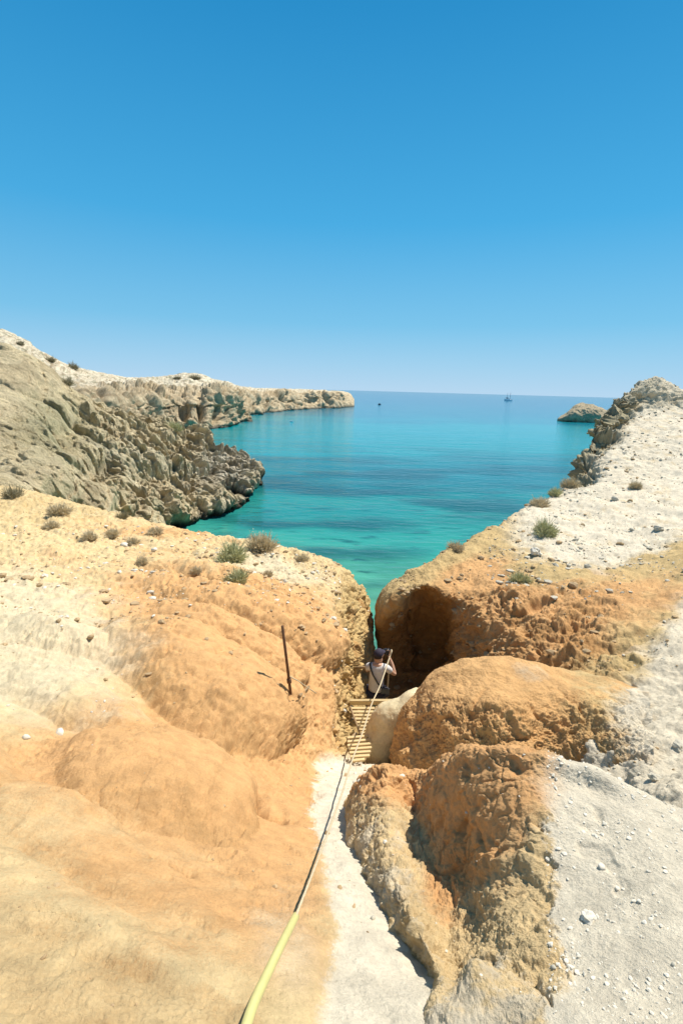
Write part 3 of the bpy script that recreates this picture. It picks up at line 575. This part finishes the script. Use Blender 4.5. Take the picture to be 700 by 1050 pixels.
# ------------------------------------------------------------------ stones
def stone_np(r, n=1):
    bm = bmesh.new(); bmesh.ops.create_icosphere(bm, subdivisions=n, radius=1)
    ph = r.uniform(0, 50)
    for q in bm.verts:
        c = np.array(q.co); k = 1+.45*float(perlin(c[None]*1.3+ph)[0])+.2*float(perlin(c[None]*3.1+ph)[0]); q.co = Vector(c*k*np.array([1, .8, .6]))
    V = np.array([q.co[:] for q in bm.verts]); Fc = np.array([[q.index for q in f.verts] for f in bm.faces]); bm.free(); return V, Fc
m_stone_w = plain('pale stone', (.62, .57, .47), .9, var=.15, scale=8, bump=.02); m_stone_b = plain('brown stone', (.40, .28, .15), .9, var=.2, scale=8, bump=.02)
m_stone_g = plain('grey stone', (.46, .42, .33), .9, var=.2, scale=8, bump=.02)
stones = [('front', 603, 943, 17, m_stone_w, 'largest pale angular stone lying on the white sand at lower right'),
 ('front', 583, 993, 7, m_stone_w, 'small round stone on white sand below the largest pale stone'),
 ('front', 567, 993, 6, m_stone_g, 'small grey stone at the edge of the rocky face, left of a round one'),
 ('front', 655, 925, 6, m_stone_w, 'small pale stone to the right of the largest pale stone'),
 ('front', 617, 890, 8, m_stone_w, 'flat pale stone half sunk above the largest pale stone'),
 ('front', 632, 911, 5, m_stone_w, 'tiny pale pebble up and right from the largest stone'),
 ('front', 690, 990, 6, m_stone_g, 'grey pebble at the right edge of the lower sand'),
 ('right', 549, 566, 14, m_stone_w, 'white block of rock with brown base on the right slope below the green shrub'),
 ('right', 566, 572, 7, m_stone_b, 'brown stone just right of the white block'),
 ('right', 676, 541, 10, m_stone_g, 'dark angular stone on the white scree near the right edge'),
 ('right', 630, 510, 8, m_stone_g, 'dark stone in the middle of the white scree'),
 ('right', 648, 541, 6, m_stone_g, 'small dark stone on the scree left of the angular one'),
 ('right', 671, 797, 13, m_stone_g, 'flat grey brown stone on the white ground behind the foreground bank'),
 ('right', 695, 766, 12, m_stone_g, 'grey stone at the right frame edge above the flat stone'),
 ('left', 27, 757, 8, m_stone_w, 'whitish stone on the pale ground at the left edge'),
 ('left', 61, 752, 9, m_stone_w, 'white stone left of the orange ridges, second from the left edge'),
 ('left', 128, 557, 9, m_stone_w, 'white stone beside the pale tuft on the upper left slope'),
 ('left', 160, 562, 7, m_stone_w, 'white stone on the orange band below the brown shrub'),
 ('left', 93, 652, 8, m_stone_b, 'brown clod in front of the small burrow on the left slope'),
 ('left', 60, 636, 6, m_stone_b, 'small brown clod higher left of the burrow'),
 ('left', 382, 942, 6, m_stone_g, 'small stone on the white path beside the foreground rock'),
]
for (key, uu, vv, wpx, mm, lab) in stones:
    p, nn, dd = on(key, uu, vv); s = wpx*dd/F/2; V, Fc = stone_np(rng, 3 if wpx > 9 else 2)
    o = mesh_np('stone', V*s, Fc, mm, smooth=wpx < 10); o.location = tuple(p+nn*s*.2); o.rotation_euler = (random.uniform(-.4, .4), random.uniform(-.4, .4), random.uniform(0, 6)); tag(o, lab, 'stone')
def pebbles(key, count, fn, size, m, name='gravel'):
    P, pu, pv, pd, n = SURF[key]
    okm = (pu > -60) & (pu < 760) & (pv > 330) & (pv < 1100)
    w = np.where(okm, fn(pu, pv), 0).ravel()
    nn = fbm(P[::1, ::1], 1.2 if key != 'front' else 3., 2).ravel(); w = w*np.clip(.4+nn*1.6, .03, 2)
    area = (pd.ravel())**.6; w = w*area; w /= w.sum()
    idx = rng.choice(len(w), count, p=w); Pf = P.reshape(-1, 3)[idx]; nf = n.reshape(-1, 3)[idx]; df = pd.ravel()[idx]
    VV = []; FF = []; base = [stone_np(rng, 1) for _ in range(6)]
    for k in range(count):
        V, Fc = base[k % 6]; s = size*(rng.pareto(2.6)+.35); s = min(s, size*4.0)*min(1., (df[k]/9.)**1.25+.02)
        a = rng.uniform(0, 6.28); c, s_ = math.cos(a), math.sin(a); Rm = np.array([[c, -s_, 0], [s_, c, 0], [0, 0, 1]])
        VV.append((V*np.array([1, rng.uniform(.6, 1.2), rng.uniform(.5, 1.1)])*s)@Rm.T+Pf[k]+nf[k]*s*.15); FF.append(Fc+k*len(V))
    o = mesh_np(name, np.concatenate(VV), np.concatenate(FF), m, smooth=False); tag(o, kind='stuff'); return o
o = pebbles('right', 6500, lambda u, v: (v < 615)*(u > 500)*1.+.25*(u > 630)*(v > 600), .028, m_stone_g); tag(o, 'grey gravel strewn over the white right slope', 'gravel')
o = pebbles('right', 5000, lambda u, v: 1.*((u > 400) & (v < 800)), .03, m_stone_b); tag(o, 'brown earth crumbs on the eroded right slope', 'gravel')
o = pebbles('left', 5000, lambda u, v: np.exp(-((v-585)/70.)**2)*(u < 350)+.10, .022, m_stone_b); tag(o, 'brown crumbs of soil on the left slope', 'gravel')
o = pebbles('left', 3000, lambda u, v: np.exp(-((v-580)/40.)**2)*(u < 350)+.4*np.exp(-((u-30)/90)**2-((v-710)/60.)**2)+.05*(u > 330), .018, m_stone_w); tag(o, 'pale gravel on the left slope and the path', 'gravel')
o = pebbles('front', 3200, lambda u, v: 1.*(u > 560)+.02, .017, m_stone_w); tag(o, 'fine pale gravel on the white foreground bank', 'gravel')
# ------------------------------------------------------------------ tubes and boxes
def frame_of(dr, ref=None):
    dr = dr/np.linalg.norm(dr); a = np.array(ref if ref is not None else (0, 0, 1.)); 
    if abs(dr@a) > .95: a = np.array([1., 0, 0])
    s = np.cross(dr, a); s /= np.linalg.norm(s); return s, np.cross(s, dr)
def tube(name, pts, rad, m, parent=None, seg=12, twist=0., tw_amp=0., smooth=True):
    pts = np.array(pts, float); n = len(pts); rad = np.broadcast_to(rad, (n,)); V = []; L_ = 0
    for i in range(n):
        t = pts[min(i+1, n-1)]-pts[max(i-1, 0)]; s, w = frame_of(t)
        if i: L_ += np.linalg.norm(pts[i]-pts[i-1])
        for k in range(seg):
            a = 2*math.pi*k/seg; r = rad[i]*(1+tw_amp*math.cos(3*(a+L_*twist)))
            V.append(pts[i]+r*(math.cos(a)*s+math.sin(a)*w))
    Fc = [(i*seg+k, i*seg+(k+1) % seg, (i+1)*seg+(k+1) % seg, (i+1)*seg+k) for i in range(n-1) for k in range(seg)]
    Fc += [tuple(range(seg))[::-1], tuple((n-1)*seg+k for k in range(seg))]
    return mesh_obj(name, V, Fc, m, parent, smooth)
def plank(name, a, b, wid, th, m, parent=None, upv=(0, 0, 1), jit=0.):
    """board whose length runs a-b, its width along depth"""
    bm = bmesh.new(); a, b = Vector(a), Vector(b); X = (b-a).normalized(); U = Vector(upv); Y = U.cross(X).normalized(); Z = X.cross(Y)
    bmesh.ops.create_cube(bm, size=1)
    L_ = (b-a).length
    for q in bm.verts: q.co = (a+b)/2+X*q.co.x*L_+Y*q.co.y*wid+Z*q.co.z*th
    bmesh.ops.bevel(bm, geom=bm.edges[:], offset=min(wid, th)*.15, segments=2, affect='EDGES')
    me = bpy.data.meshes.new(name); bm.to_mesh(me); bm.free(); me.materials.append(m); o = bpy.data.objects.new(name, me); COL.objects.link(o)
    if parent: o.parent = parent
    return o
def wood(name, col):
    m, N, L, b = mat(name); tc = N.new('ShaderNodeNewGeometry'); mp = N.new('ShaderNodeMapping'); mp.inputs['Scale'].default_value = (3, 60, 60); L.new(tc.outputs['Position'], mp.inputs['Vector'])
    n = N.new('ShaderNodeTexNoise'); n.inputs['Scale'].default_value = 1.; n.inputs['Detail'].default_value = 6; L.new(mp.outputs[0], n.inputs['Vector'])
    r = N.new('ShaderNodeMapRange'); r.inputs['To Min'].default_value = .6; r.inputs['To Max'].default_value = 1.35; L.new(n.outputs['Fac'], r.inputs['Value'])
    x = N.new('ShaderNodeVectorMath'); x.operation = 'MULTIPLY'; x.inputs[0].default_value = col; L.new(r.outputs[0], x.inputs[1]); L.new(x.outputs[0], b.inputs['Base Color']); b.inputs['Roughness'].default_value = .8
    bp = N.new('ShaderNodeBump'); bp.inputs['Distance'].default_value = .003; L.new(n.outputs['Fac'], bp.inputs['Height']); L.new(bp.outputs[0], b.inputs['Normal'])
    return m
m_wood = wood('sun bleached wood', (.62, .47, .24)); m_wood_d = wood('darker wood', (.30, .20, .10))
m_hose = plain('yellow hose plastic', (.52, .49, .20), .35, var=.05); m_stripe = plain('green hose stripe', (.12, .42, .14), .4, var=.05)
m_rope = plain('braided rope fibre', (.50, .41, .26), .9, var=.25, scale=120, bump=.002)
m_rust = plain('rusty iron', (.13, .065, .03), .8, .3, var=.3, scale=20, bump=.003)
# hose sleeve in the foreground
hp = np.array([W(244, 1085, 1.22), W(253, 1050, 1.32), W(262, 1025, 1.42), W(275, 997, 1.56), W(287, 972, 1.70), W(297, 952, 1.86), W(303, 940, 1.98)])
hp = catmull(hp, 40)
h = empty('hose', tuple(hp[20])); tag(h, 'pale yellow garden hose with a green stripe sleeving the rope at lower left', 'hose')
def rel(o, root):
    o.matrix_parent_inverse = Matrix.Translation(-Vector(root.location)); return o
for ob in (tube('hose_sleeve', hp, np.linspace(.0145, .015, 40), m_hose, h, 20), ):
    rel(ob, h)
st = []
for i in range(40):
    t = hp[min(i+1, 39)]-hp[max(i-1, 0)]; s, w = frame_of(t); tcm = (CAM-hp[i])/np.linalg.norm(CAM-hp[i])
    st.append(hp[i]+.0136*(tcm*.85+s*.5)/np.linalg.norm(tcm*.85+s*.5))
rel(tube('stripe', st, .0022, m_stripe, h, 8), h)
rp = [W(302, 944, 1.93), W(307, 930, 2.03), W(318, 902, 2.28), W(334, 860, 2.92), W(350, 815, 4.1), W(362, 777, 5.6), W(372, 750, 6.8), W(381, 722, 7.9), W(390, 702, 8.7), W(398, 678, 9.72), W(401.5, 668, 9.9)]
end = [rp[-1]+np.array([.0, .25, -.25]), rp[-1]+np.array([.02, .6, -1.6]), rp[-1]+np.array([.05, 1.2, -3.5])]
rp = catmull(np.array(rp+end), 500)
o = tube('rope', rp, .0050+.0008*np.clip(proj(rp)[2]-1.9, 0, 9), m_rope, seg=12, twist=30., tw_amp=.16)
tag(o, 'taut braided rope running down the gully from the hose to the ladder', 'rope')
# ------------------------------------------------------------------ ladder and stepped boards
lad = empty('ladder', tuple(W(366, 782, 8.0))); tag(lad, 'lower wooden ladder section lying on the sand at the end of the white path', 'ladder')
rows = [(356,759,378,757,8.35),(356,763,379,761,8.25),(356,767,380,765,8.15),(357,770.5,381,769,8.05),(358,774.5,380,773,7.95),(359,778.5,379,777,7.85),(361,782.5,374,781,7.78)]
for (a, b, c, e, dd) in rows:
    rel(plank('rung', W(a, b-2, dd-.28), W(c, e-2, dd-.28), .05, .03, m_wood, lad), lad)
rel(tube('side_rail', [W(357, 755, 8.12), W(361, 786, 7.48)], .012, m_wood_d, lad, 8), lad)
rel(tube('side_rail', [W(377, 753, 8.12), W(374, 786, 7.48)], .012, m_wood_d, lad, 8), lad)
stp = empty('wooden_steps', tuple(W(370, 740, 9.2))); tag(stp, 'tapering flight of wooden boards narrowing toward the lower ladder, under the wide top board', 'steps')
rel(plank('top_board', W(358, 720, 9.35), W(404, 720, 9.35), .05, .16, m_wood, stp, upv=(0, -.5, .86)), stp)
for k in range(8):
    t = k/7; vv = 726.5+t*25.5; x0 = 359.5+t*10.5; x1 = 384-t*8; dd = 9.25-t*.75
    rel(plank('step', W(x0, vv, dd), W(x1, vv, dd), .05-.015*t, .03, m_wood, stp, upv=(0, -.35, .9)), stp)
rel(tube('stringer', [W(358.5, 724, 9.3), W(370, 755, 8.5)], .02, m_wood_d, stp, 8), stp)
rel(tube('stringer', [W(386, 724, 9.3), W(376.5, 755, 8.5)], .02, m_wood_d, stp, 8), stp)
o = tube('driftwood_stick', [W(354, 764, 8.1), W(359, 758, 8.1), W(365, 752, 8.25)], .025, m_wood_d, seg=8); tag(o, 'short dark piece of wood leaning between ladder and steps at the rock wall', 'stick')
# wooden peg sticking out of the wall by the person
o = tube('wall_peg', [W(363, 687, 10.6), W(366, 685, 10.3), W(377, 684, 10.15)], .03, m_wood_d, seg=8); tag(o, 'wooden peg sticking out of the left rock wall at the shoulder of the person', 'peg')
# ------------------------------------------------------------------ iron post
pb = on('left', 298, 708)[0]; pu_, pv_, pd_ = proj(pb)
root = empty('iron_post', tuple(pb)); tag(root, 'thin rusty iron post standing on the orange left slope above the ladder', 'post')
rel(tube('pole', [W(298, 712, pd_+.05), W(289.5, 642, pd_-.3)], .018, m_rust, root, 10), root)
rel(tube('collar', [W(296.5, 700, pd_-.02), W(296.2, 696.5, pd_-.04)], .03, m_rust, root, 12), root)
o = tube('cord', [W(297, 694, pd_-.05), W(305, 698, pd_-.1), W(315, 705, pd_+.1), W(324, 711, pd_+.35)], .007, m_rope, seg=6); tag(o, 'thin cord tied to the iron post and running right over the soil', 'cord')
o = tube('driftwood_stick', [on('left', 307, 714)[0]+np.array([0, 0, .02]), on('left', 319, 705)[0]+np.array([0, 0, .04])], .02, m_wood_d, seg=8); tag(o, 'short dark stick lying on the soil at the foot of the iron post', 'stick')
# ------------------------------------------------------------------ person
m_skin = plain('skin', (.48, .27, .17), .55, var=.04, scale=20); m_shirt = plain('pale grey shirt cloth', (.56, .53, .50), .9, var=.06, scale=14, bump=.01)
m_dark = plain('dark cloth', (.022, .02, .03), .8, var=.2); m_cap = plain('dark cap cloth', (.03, .022, .04), .85, var=.2); m_black = plain('black plastic', (.012, .012, .013), .4, var=.1); m_hair = plain('dark brown hair', (.025, .015, .01), .8, var=.3)
def skin(name, verts, edges, radii, m, parent, root_i=0, sub=2):
    me = bpy.data.meshes.new(name); me.from_pydata(verts, edges, []); me.update(); o = bpy.data.objects.new(name, me); COL.objects.link(o)
    md = o.modifiers.new('skin', 'SKIN'); md.use_smooth_shade = True
    for i, r in enumerate(radii):
        rr = r if isinstance(r, tuple) else (r, r); me.skin_vertices[0].data[i].radius = rr
    me.skin_vertices[0].data[root_i].use_root = True
    s = o.modifiers.new('sub', 'SUBSURF'); s.levels = sub; s.render_levels = sub
    me.materials.append(m); o.parent = parent
    dg = bpy.context.evaluated_depsgraph_get(); me2 = bpy.data.meshes.new_from_object(o.evaluated_get(dg)); o.modifiers.clear(); o.data = me2
    for p in me2.polygons: p.use_smooth = True
    if not me2.materials: me2.materials.append(m)
    return o
sh_l = W(386.5, 683, 10.0)
base_p = sh_l-np.array([0, 0, 1.45]); per = empty('person', tuple(base_p), R_(-6)); tag(per, 'person in a pale shirt and dark cap standing below the top board, raising a camera', 'person')
Vb = [(0,0,.95),(0,-.01,1.15),(0,0,1.32),(0,.01,1.44),(.01,.02,1.52),(.02,.04,1.60),(.02,.04,1.68),
      (-.19,.01,1.42),(-.20,.16,1.22),(-.02,.27,1.38),(.10,.30,1.50),
      (.19,.01,1.42),(.37,.10,1.22),(.30,.22,1.40),(.22,.29,1.53),
      (-.10,0,.90),(-.11,.05,.50),(-.11,0,.09),(-.11,.12,.03),(.10,0,.90),(.11,.05,.50),(.11,0,.09),(.11,.12,.03)]
Eb = [(0,1),(1,2),(2,3),(3,4),(4,5),(5,6),(3,7),(7,8),(8,9),(9,10),(3,11),(11,12),(12,13),(13,14),(0,15),(15,16),(16,17),(17,18),(0,19),(19,20),(20,21),(21,22)]
Rb = [(.15,.11),(.135,.10),(.15,.11),(.10,.08),.05,.075,.07,.06,.04,.033,.024,.06,.042,.033,.024,.085,.055,.035,.03,.085,.055,.035,.03]
skin('body', Vb, Eb, Rb, m_skin, per)
def ell(name, c, r, m, parent, rot=0., seg=24, cut=None):
    bm = bmesh.new(); bmesh.ops.create_uvsphere(bm, u_segments=seg, v_segments=seg//2+4, radius=1)
    if cut is not None: bmesh.ops.delete(bm, geom=[q for q in bm.verts if q.co.z < cut], context='VERTS')
    for q in bm.verts: q.co = Vector((q.co.x*r[0], q.co.y*r[1], q.co.z*r[2]))
    bmesh.ops.rotate(bm, verts=bm.verts, matrix=Matrix.Rotation(rot, 3, 'Z')); bmesh.ops.translate(bm, verts=bm.verts, vec=c)
    me = bpy.data.meshes.new(name); bm.to_mesh(me); bm.free(); me.materials.append(m); o = bpy.data.objects.new(name, me); COL.objects.link(o); o.parent = parent
    for p in me.polygons: p.use_smooth = True
    return o
# head with face, one continuous shape
def head(parent, c, rot):
    bm = bmesh.new(); bmesh.ops.create_uvsphere(bm, u_segments=36, v_segments=28, radius=1)
    for q in bm.verts:
        x, y, z = q.co; w = 1-.22*max(0, -z)**1.5
        X, Y, Z = x*.078*w, y*.098*w+.012*max(0, -z), z*.122
        if y > .6: Y += .024*math.exp(-(x/.16)**2-((z+.12)/.18)**2)-.008*math.exp(-((abs(x)-.36)/.14)**2-((z-.1)/.12)**2)+.006*math.exp(-(x/.3)**2-((z+.45)/.07)**2)
        if abs(x) > .9: X += math.copysign(.012*math.exp(-(y/.2)**2-((z+.02)/.22)**2), x)
        q.co = (X, Y, Z)
    bmesh.ops.rotate(bm, verts=bm.verts, matrix=Matrix.Rotation(rot, 3, 'Z')); bmesh.ops.translate(bm, verts=bm.verts, vec=c)
    me = bpy.data.meshes.new('head'); bm.to_mesh(me); bm.free(); me.materials.append(m_skin); o = bpy.data.objects.new('head', me); COL.objects.link(o); o.parent = parent
    for p in me.polygons: p.use_smooth = True
hc = (.02, .06, 1.66); hr = R_(-35)
head(per, hc, hr)
ell('hair', (hc[0]-.01, hc[1]-.018, hc[2]+.004), (.086, .098, .118), m_hair, per, hr, cut=-.45)
cp_ = ell('cap', (hc[0]-.004, hc[1]-.005, hc[2]+.03), (.094, .112, .115), m_cap, per, hr, cut=-.12)
cd = np.array([math.sin(-hr), math.cos(-hr), 0])
bmv = [(hc[0]+cd[0]*k+cd[1]*s*w, hc[1]+cd[1]*k-cd[0]*s*w, hc[2]+.035+dz) for dz in (.0, .008) for (k, w) in ((.08, .07), (.15, .062), (.175, .03)) for s in (-1, 1)]
mesh_obj('cap_brim', bmv, [(0,1,3,2),(2,3,5,4),(6,8,9,7),(8,10,11,9),(0,2,8,6),(2,4,10,8),(4,5,11,10),(5,3,9,11),(3,1,7,9),(1,0,6,7)], m_cap, per)
# shirt and shorts follow the body
Vs = [(0,0,.84),Vb[1],Vb[2],(0,.01,1.42),Vb[7],(-.2,.09,1.32),Vb[11],(.29,.06,1.31)]
skin('shirt', Vs, [(0,1),(1,2),(2,3),(3,4),(4,5),(3,6),(6,7)], [(.175,.135),(.165,.13),(.178,.135),(.105,.095),.085,.066,.085,.068], m_shirt, per)
Vt = [(0,0,.93),(-.10,0,.84),(-.112,.03,.55),(.10,0,.84),(.112,.03,.55)]
skin('shorts', Vt, [(0,1),(1,2),(0,3),(3,4)], [(.17,.13),.10,.085,.10,.085], m_dark, per)
def hand(side, w, tgt, curl):
    w = np.array(w); tgt = np.array(tgt); dr = (tgt-w)/np.linalg.norm(tgt-w); s, up_ = frame_of(dr, (0, 0, 1))
    V = [tuple(w), tuple(w+dr*.05), tuple(w+dr*.075)]; E = [(0, 1), (1, 2)]; Rr = [.022, (.036, .018), (.034, .016)]
    for k, (o_, ln) in enumerate(((-.030, .062), (-.010, .072), (.010, .068), (.030, .052))):
        b0 = w+dr*.075+up_*o_; b1 = b0+dr*ln*.5+s*side*.012; b2 = b1+dr*ln*.3+s*side*.03; i = len(V)
        V += [tuple(b0), tuple(b1), tuple(b2)]; E += [(2, i), (i, i+1), (i+1, i+2)]; Rr += [.010, .009, .008]
    i = len(V); t0 = w+dr*.03+up_*-.03; t1 = t0+dr*.03+up_*-.03+s*side*.01; V += [tuple(t0), tuple(t1), tuple(t1+dr*.03)]; E += [(1, i), (i, i+1), (i+1, i+2)]; Rr += [.012, .010, .009]
    o = skin('hand', V, E, Rr, m_skin, per, 1, 1)
camp = np.array([.16, .31, 1.60])
hand(1, Vb[10], camp+np.array([-.03, .0, .0]), 1); hand(-1, Vb[14], camp+np.array([.05, .0, .02]), 1)
Rz = Matrix.Rotation(R_(-6), 3, 'Z')
def pw(x): return Vector(base_p)+Rz@Vector(x)
camr = empty('camera_body', tuple(pw(camp)), R_(-38)); tag(camr, 'black camera held up to the face by the person', 'camera')
def lbox(name, c, s, m, parent, bev=.006):
    bm = bmesh.new(); bmesh.ops.create_cube(bm, size=1)
    for q in bm.verts: q.co = Vector((c[0]+q.co.x*s[0], c[1]+q.co.y*s[1], c[2]+q.co.z*s[2]))
    bmesh.ops.bevel(bm, geom=bm.edges[:], offset=bev, segments=2, affect='EDGES'); me = bpy.data.meshes.new(name); bm.to_mesh(me); bm.free(); me.materials.append(m); o = bpy.data.objects.new(name, me); COL.objects.link(o); o.parent = parent; return o
lbox('housing', (0, 0, 0), (.14, .06, .095), m_black, camr); lbox('viewfinder', (0, -.005, .06), (.05, .06, .035), m_black, camr); tube('lens', [(0, .02, 0), (0, .12, 0)], .036, m_black, camr, 20)
# shoulder bag with strap
bag = empty('shoulder_bag', tuple(pw((.19, -.08, .93))), R_(-6)); tag(bag, 'dark shoulder bag on a diagonal strap at the right hip of the person', 'bag')
lbox('pouch', (0, 0, 0), (.17, .12, .22), m_dark, bag, .035); lbox('flap', (0, -.066, .055), (.165, .012, .12), m_black, bag, .004)
stp_ = [(-.13, .04, 1.50), (-.14, -.03, 1.505), (-.12, -.105, 1.44), (-.06, -.155, 1.32), (.03, -.165, 1.17), (.11, -.155, 1.06), (.17, -.12, 1.0)]
stpw = catmull(np.array([np.array(pw(x)) for x in stp_]), 24)
s_ = tube('strap', stpw, .016, m_black, bag, 8); s_.matrix_parent_inverse = (Matrix.Translation(bag.location)@Matrix.Rotation(R_(-6), 4, 'Z')).inverted()
# ------------------------------------------------------------------ boats
m_white = plain('white boat paint', (.9, .9, .9), .4, var=.03); m_mast = plain('mast grey', (.25, .27, .3), .5, var=.05); m_bdark = plain('dark canopy', (.05, .05, .08), .6, var=.1)
def hull(L_, B_, H_, m, parent):
    V = []; Fc = []; n = 14
    for i in range(n+1):
        t = i/n; x = (t-.5)*L_; w = B_/2*(1-max(0, (t-.45)/.55)**2.2)*(.8+.2*min(1, t*4)); sheer = H_*(1+.25*(2*t-1)**2)
        V += [(x, -w, sheer), (x, -w*.8, .0), (x, 0, -.4), (x, w*.8, 0), (x, w, sheer)]
    for i in range(n):
        for k in range(4): a = i*5+k; Fc.append((a, a+5, a+6, a+1))
        Fc.append((i*5+4, i*5+9, i*5+5, i*5))
    Fc.append((0, 1, 2, 3, 4)); Fc.append(tuple(n*5+k for k in (4, 3, 2, 1, 0)))
    return mesh_obj('hull', V, Fc, m, parent)
db = float(sea_d(521, 411)); bp_ = W(521, 411, db); bp_[2] = 0; k = db/F
bt = empty('sailing_boat', tuple(bp_), R_(8)); tag(bt, 'white two masted boat under way near the horizon', 'sailing boat')
hull(8.5*k, 2.6*k, 1.5*k, m_white, bt); lbox('cabin', (-.3*k, 0, 2.0*k), (4*k, 1.6*k, 1.1*k), m_white, bt, .2); lbox('canopy', (-1.7*k, 0, 2.9*k), (2.4*k, 1.7*k, .6*k), m_bdark, bt, .2)
tube('mast', [(-1.6*k, 0, 1.*k), (-1.6*k, 0, 8.*k)], .16*k, m_mast, bt, 8); tube('mast', [(1.6*k, 0, 1.*k), (1.6*k, 0, 8.6*k)], .16*k, m_mast, bt, 8)
for (uu, vv, wpx, mm, nm, lab) in [(299, 432.5, 4.2, m_white, 'motor_boat', 'small white motor boat moored off the far left cliffs'), (389, 415, 3, m_bdark, 'motor_boat', 'tiny dark boat on open water right of the far cape')]:
    d1 = float(sea_d(uu, vv)); p = W(uu, vv, d1); p[2] = 0; k = d1/F
    b1 = empty(nm, tuple(p), R_(12)); tag(b1, lab, 'motor boat'); hull(wpx*k, 1.3*k, .8*k, mm, b1); lbox('cabin', (-.2*k, 0, 1.2*k), (wpx*.4*k, .9*k, .7*k), mm, b1, .06)
# ------------------------------------------------------------------ light
SUN_EL, SUN_AZ = 58., 56.    # azimuth from +Y (out to sea) towards +X (right)
sd = Vector((math.cos(R_(SUN_EL))*math.sin(R_(SUN_AZ)), math.cos(R_(SUN_EL))*math.cos(R_(SUN_AZ)), math.sin(R_(SUN_EL))))
sl = bpy.data.lights.new('sun', 'SUN'); sl.energy = 4.6; sl.angle = R_(.53); sl.color = (1., .94, .84)
so = bpy.data.objects.new('sun', sl); COL.objects.link(so); so.rotation_euler = sd.to_track_quat('Z', 'Y').to_euler(); so.location = (20, 20, 60)
wd = bpy.data.worlds.new('World'); scene.world = wd; wd.use_nodes = True; N = wd.node_tree.nodes; Lk = wd.node_tree.links
sky = N.new('ShaderNodeTexSky'); sky.sky_type = 'NISHITA'; sky.sun_disc = False; sky.sun_elevation = R_(SUN_EL); sky.sun_rotation = R_(SUN_AZ)
sky.altitude = 20; sky.air_density = 1.0; sky.dust_density = .4; sky.ozone_density = 2.5
ST = .12
def vm(op, a, b):
    x = N.new('ShaderNodeVectorMath'); x.operation = op
    for k_, q in enumerate((a, b)):
        if isinstance(q, tuple): x.inputs[k_].default_value = q
        else: Lk.new(q, x.inputs[k_])
    return x.outputs[0]
c1 = vm('MULTIPLY', sky.outputs[0], (ST*.95, ST*1.05, ST*1.12))
gm = N.new('ShaderNodeGamma'); gm.inputs['Gamma'].default_value = 1.25; Lk.new(c1, gm.inputs['Color'])
tcw = N.new('ShaderNodeTexCoord'); sz = N.new('ShaderNodeSeparateXYZ'); Lk.new(tcw.outputs['Generated'], sz.inputs[0])
hz = N.new('ShaderNodeMapRange'); hz.inputs['From Min'].default_value = .42; hz.inputs['From Max'].default_value = 0.; Lk.new(sz.outputs['Z'], hz.inputs['Value'])
pw_ = N.new('ShaderNodeMath'); pw_.operation = 'POWER'; pw_.inputs[1].default_value = 2.6; Lk.new(hz.outputs[0], pw_.inputs[0])
mxs = N.new('ShaderNodeMix'); mxs.data_type = 'RGBA'; Lk.new(pw_.outputs[0], mxs.inputs['Factor']); Lk.new(vm('MULTIPLY', gm.outputs[0], (.36, .80, .70)), mxs.inputs[6]); mxs.inputs[7].default_value = (.37, .56, .68, 1)
rmp = N.new('ShaderNodeValToRGB'); Lk.new(sz.outputs['Z'], rmp.inputs['Fac']); el_ = rmp.color_ramp.elements
K_ = 1/1.46
for k_, (p_, c_) in enumerate([(0., (.47, .67, .86)), (.045, (.36, .62, .85)), (.12, (.19, .53, .82)), (.28, (.065, .41, .77)), (.53, (.020, .27, .60)), (.62, (.09, .25, .48)), (1., (.12, .22, .38))]):
    q_ = el_[0] if k_ == 0 else (el_[len(el_)-1] if k_ == 6 else el_.new(p_)); q_.position = p_; q_.color = (c_[0]*K_, c_[1]*K_, c_[2]*K_, 1)
mx2 = N.new('ShaderNodeMix'); mx2.data_type = 'RGBA'; mx2.inputs['Factor'].default_value = .9; Lk.new(mxs.outputs[2], mx2.inputs[6]); Lk.new(rmp.outputs[0], mx2.inputs[7])
Lk.new(vm('MULTIPLY', mx2.outputs[2], (1/ST, 1/ST, 1/ST)), N['Background'].inputs['Color']); N['Background'].inputs['Strength'].default_value = ST
vs = scene.view_settings; vs.view_transform = 'Standard'; vs.look = 'None'; vs.exposure = .55; vs.gamma = 1
scene.render.resolution_x = 682; scene.render.resolution_y = 1024
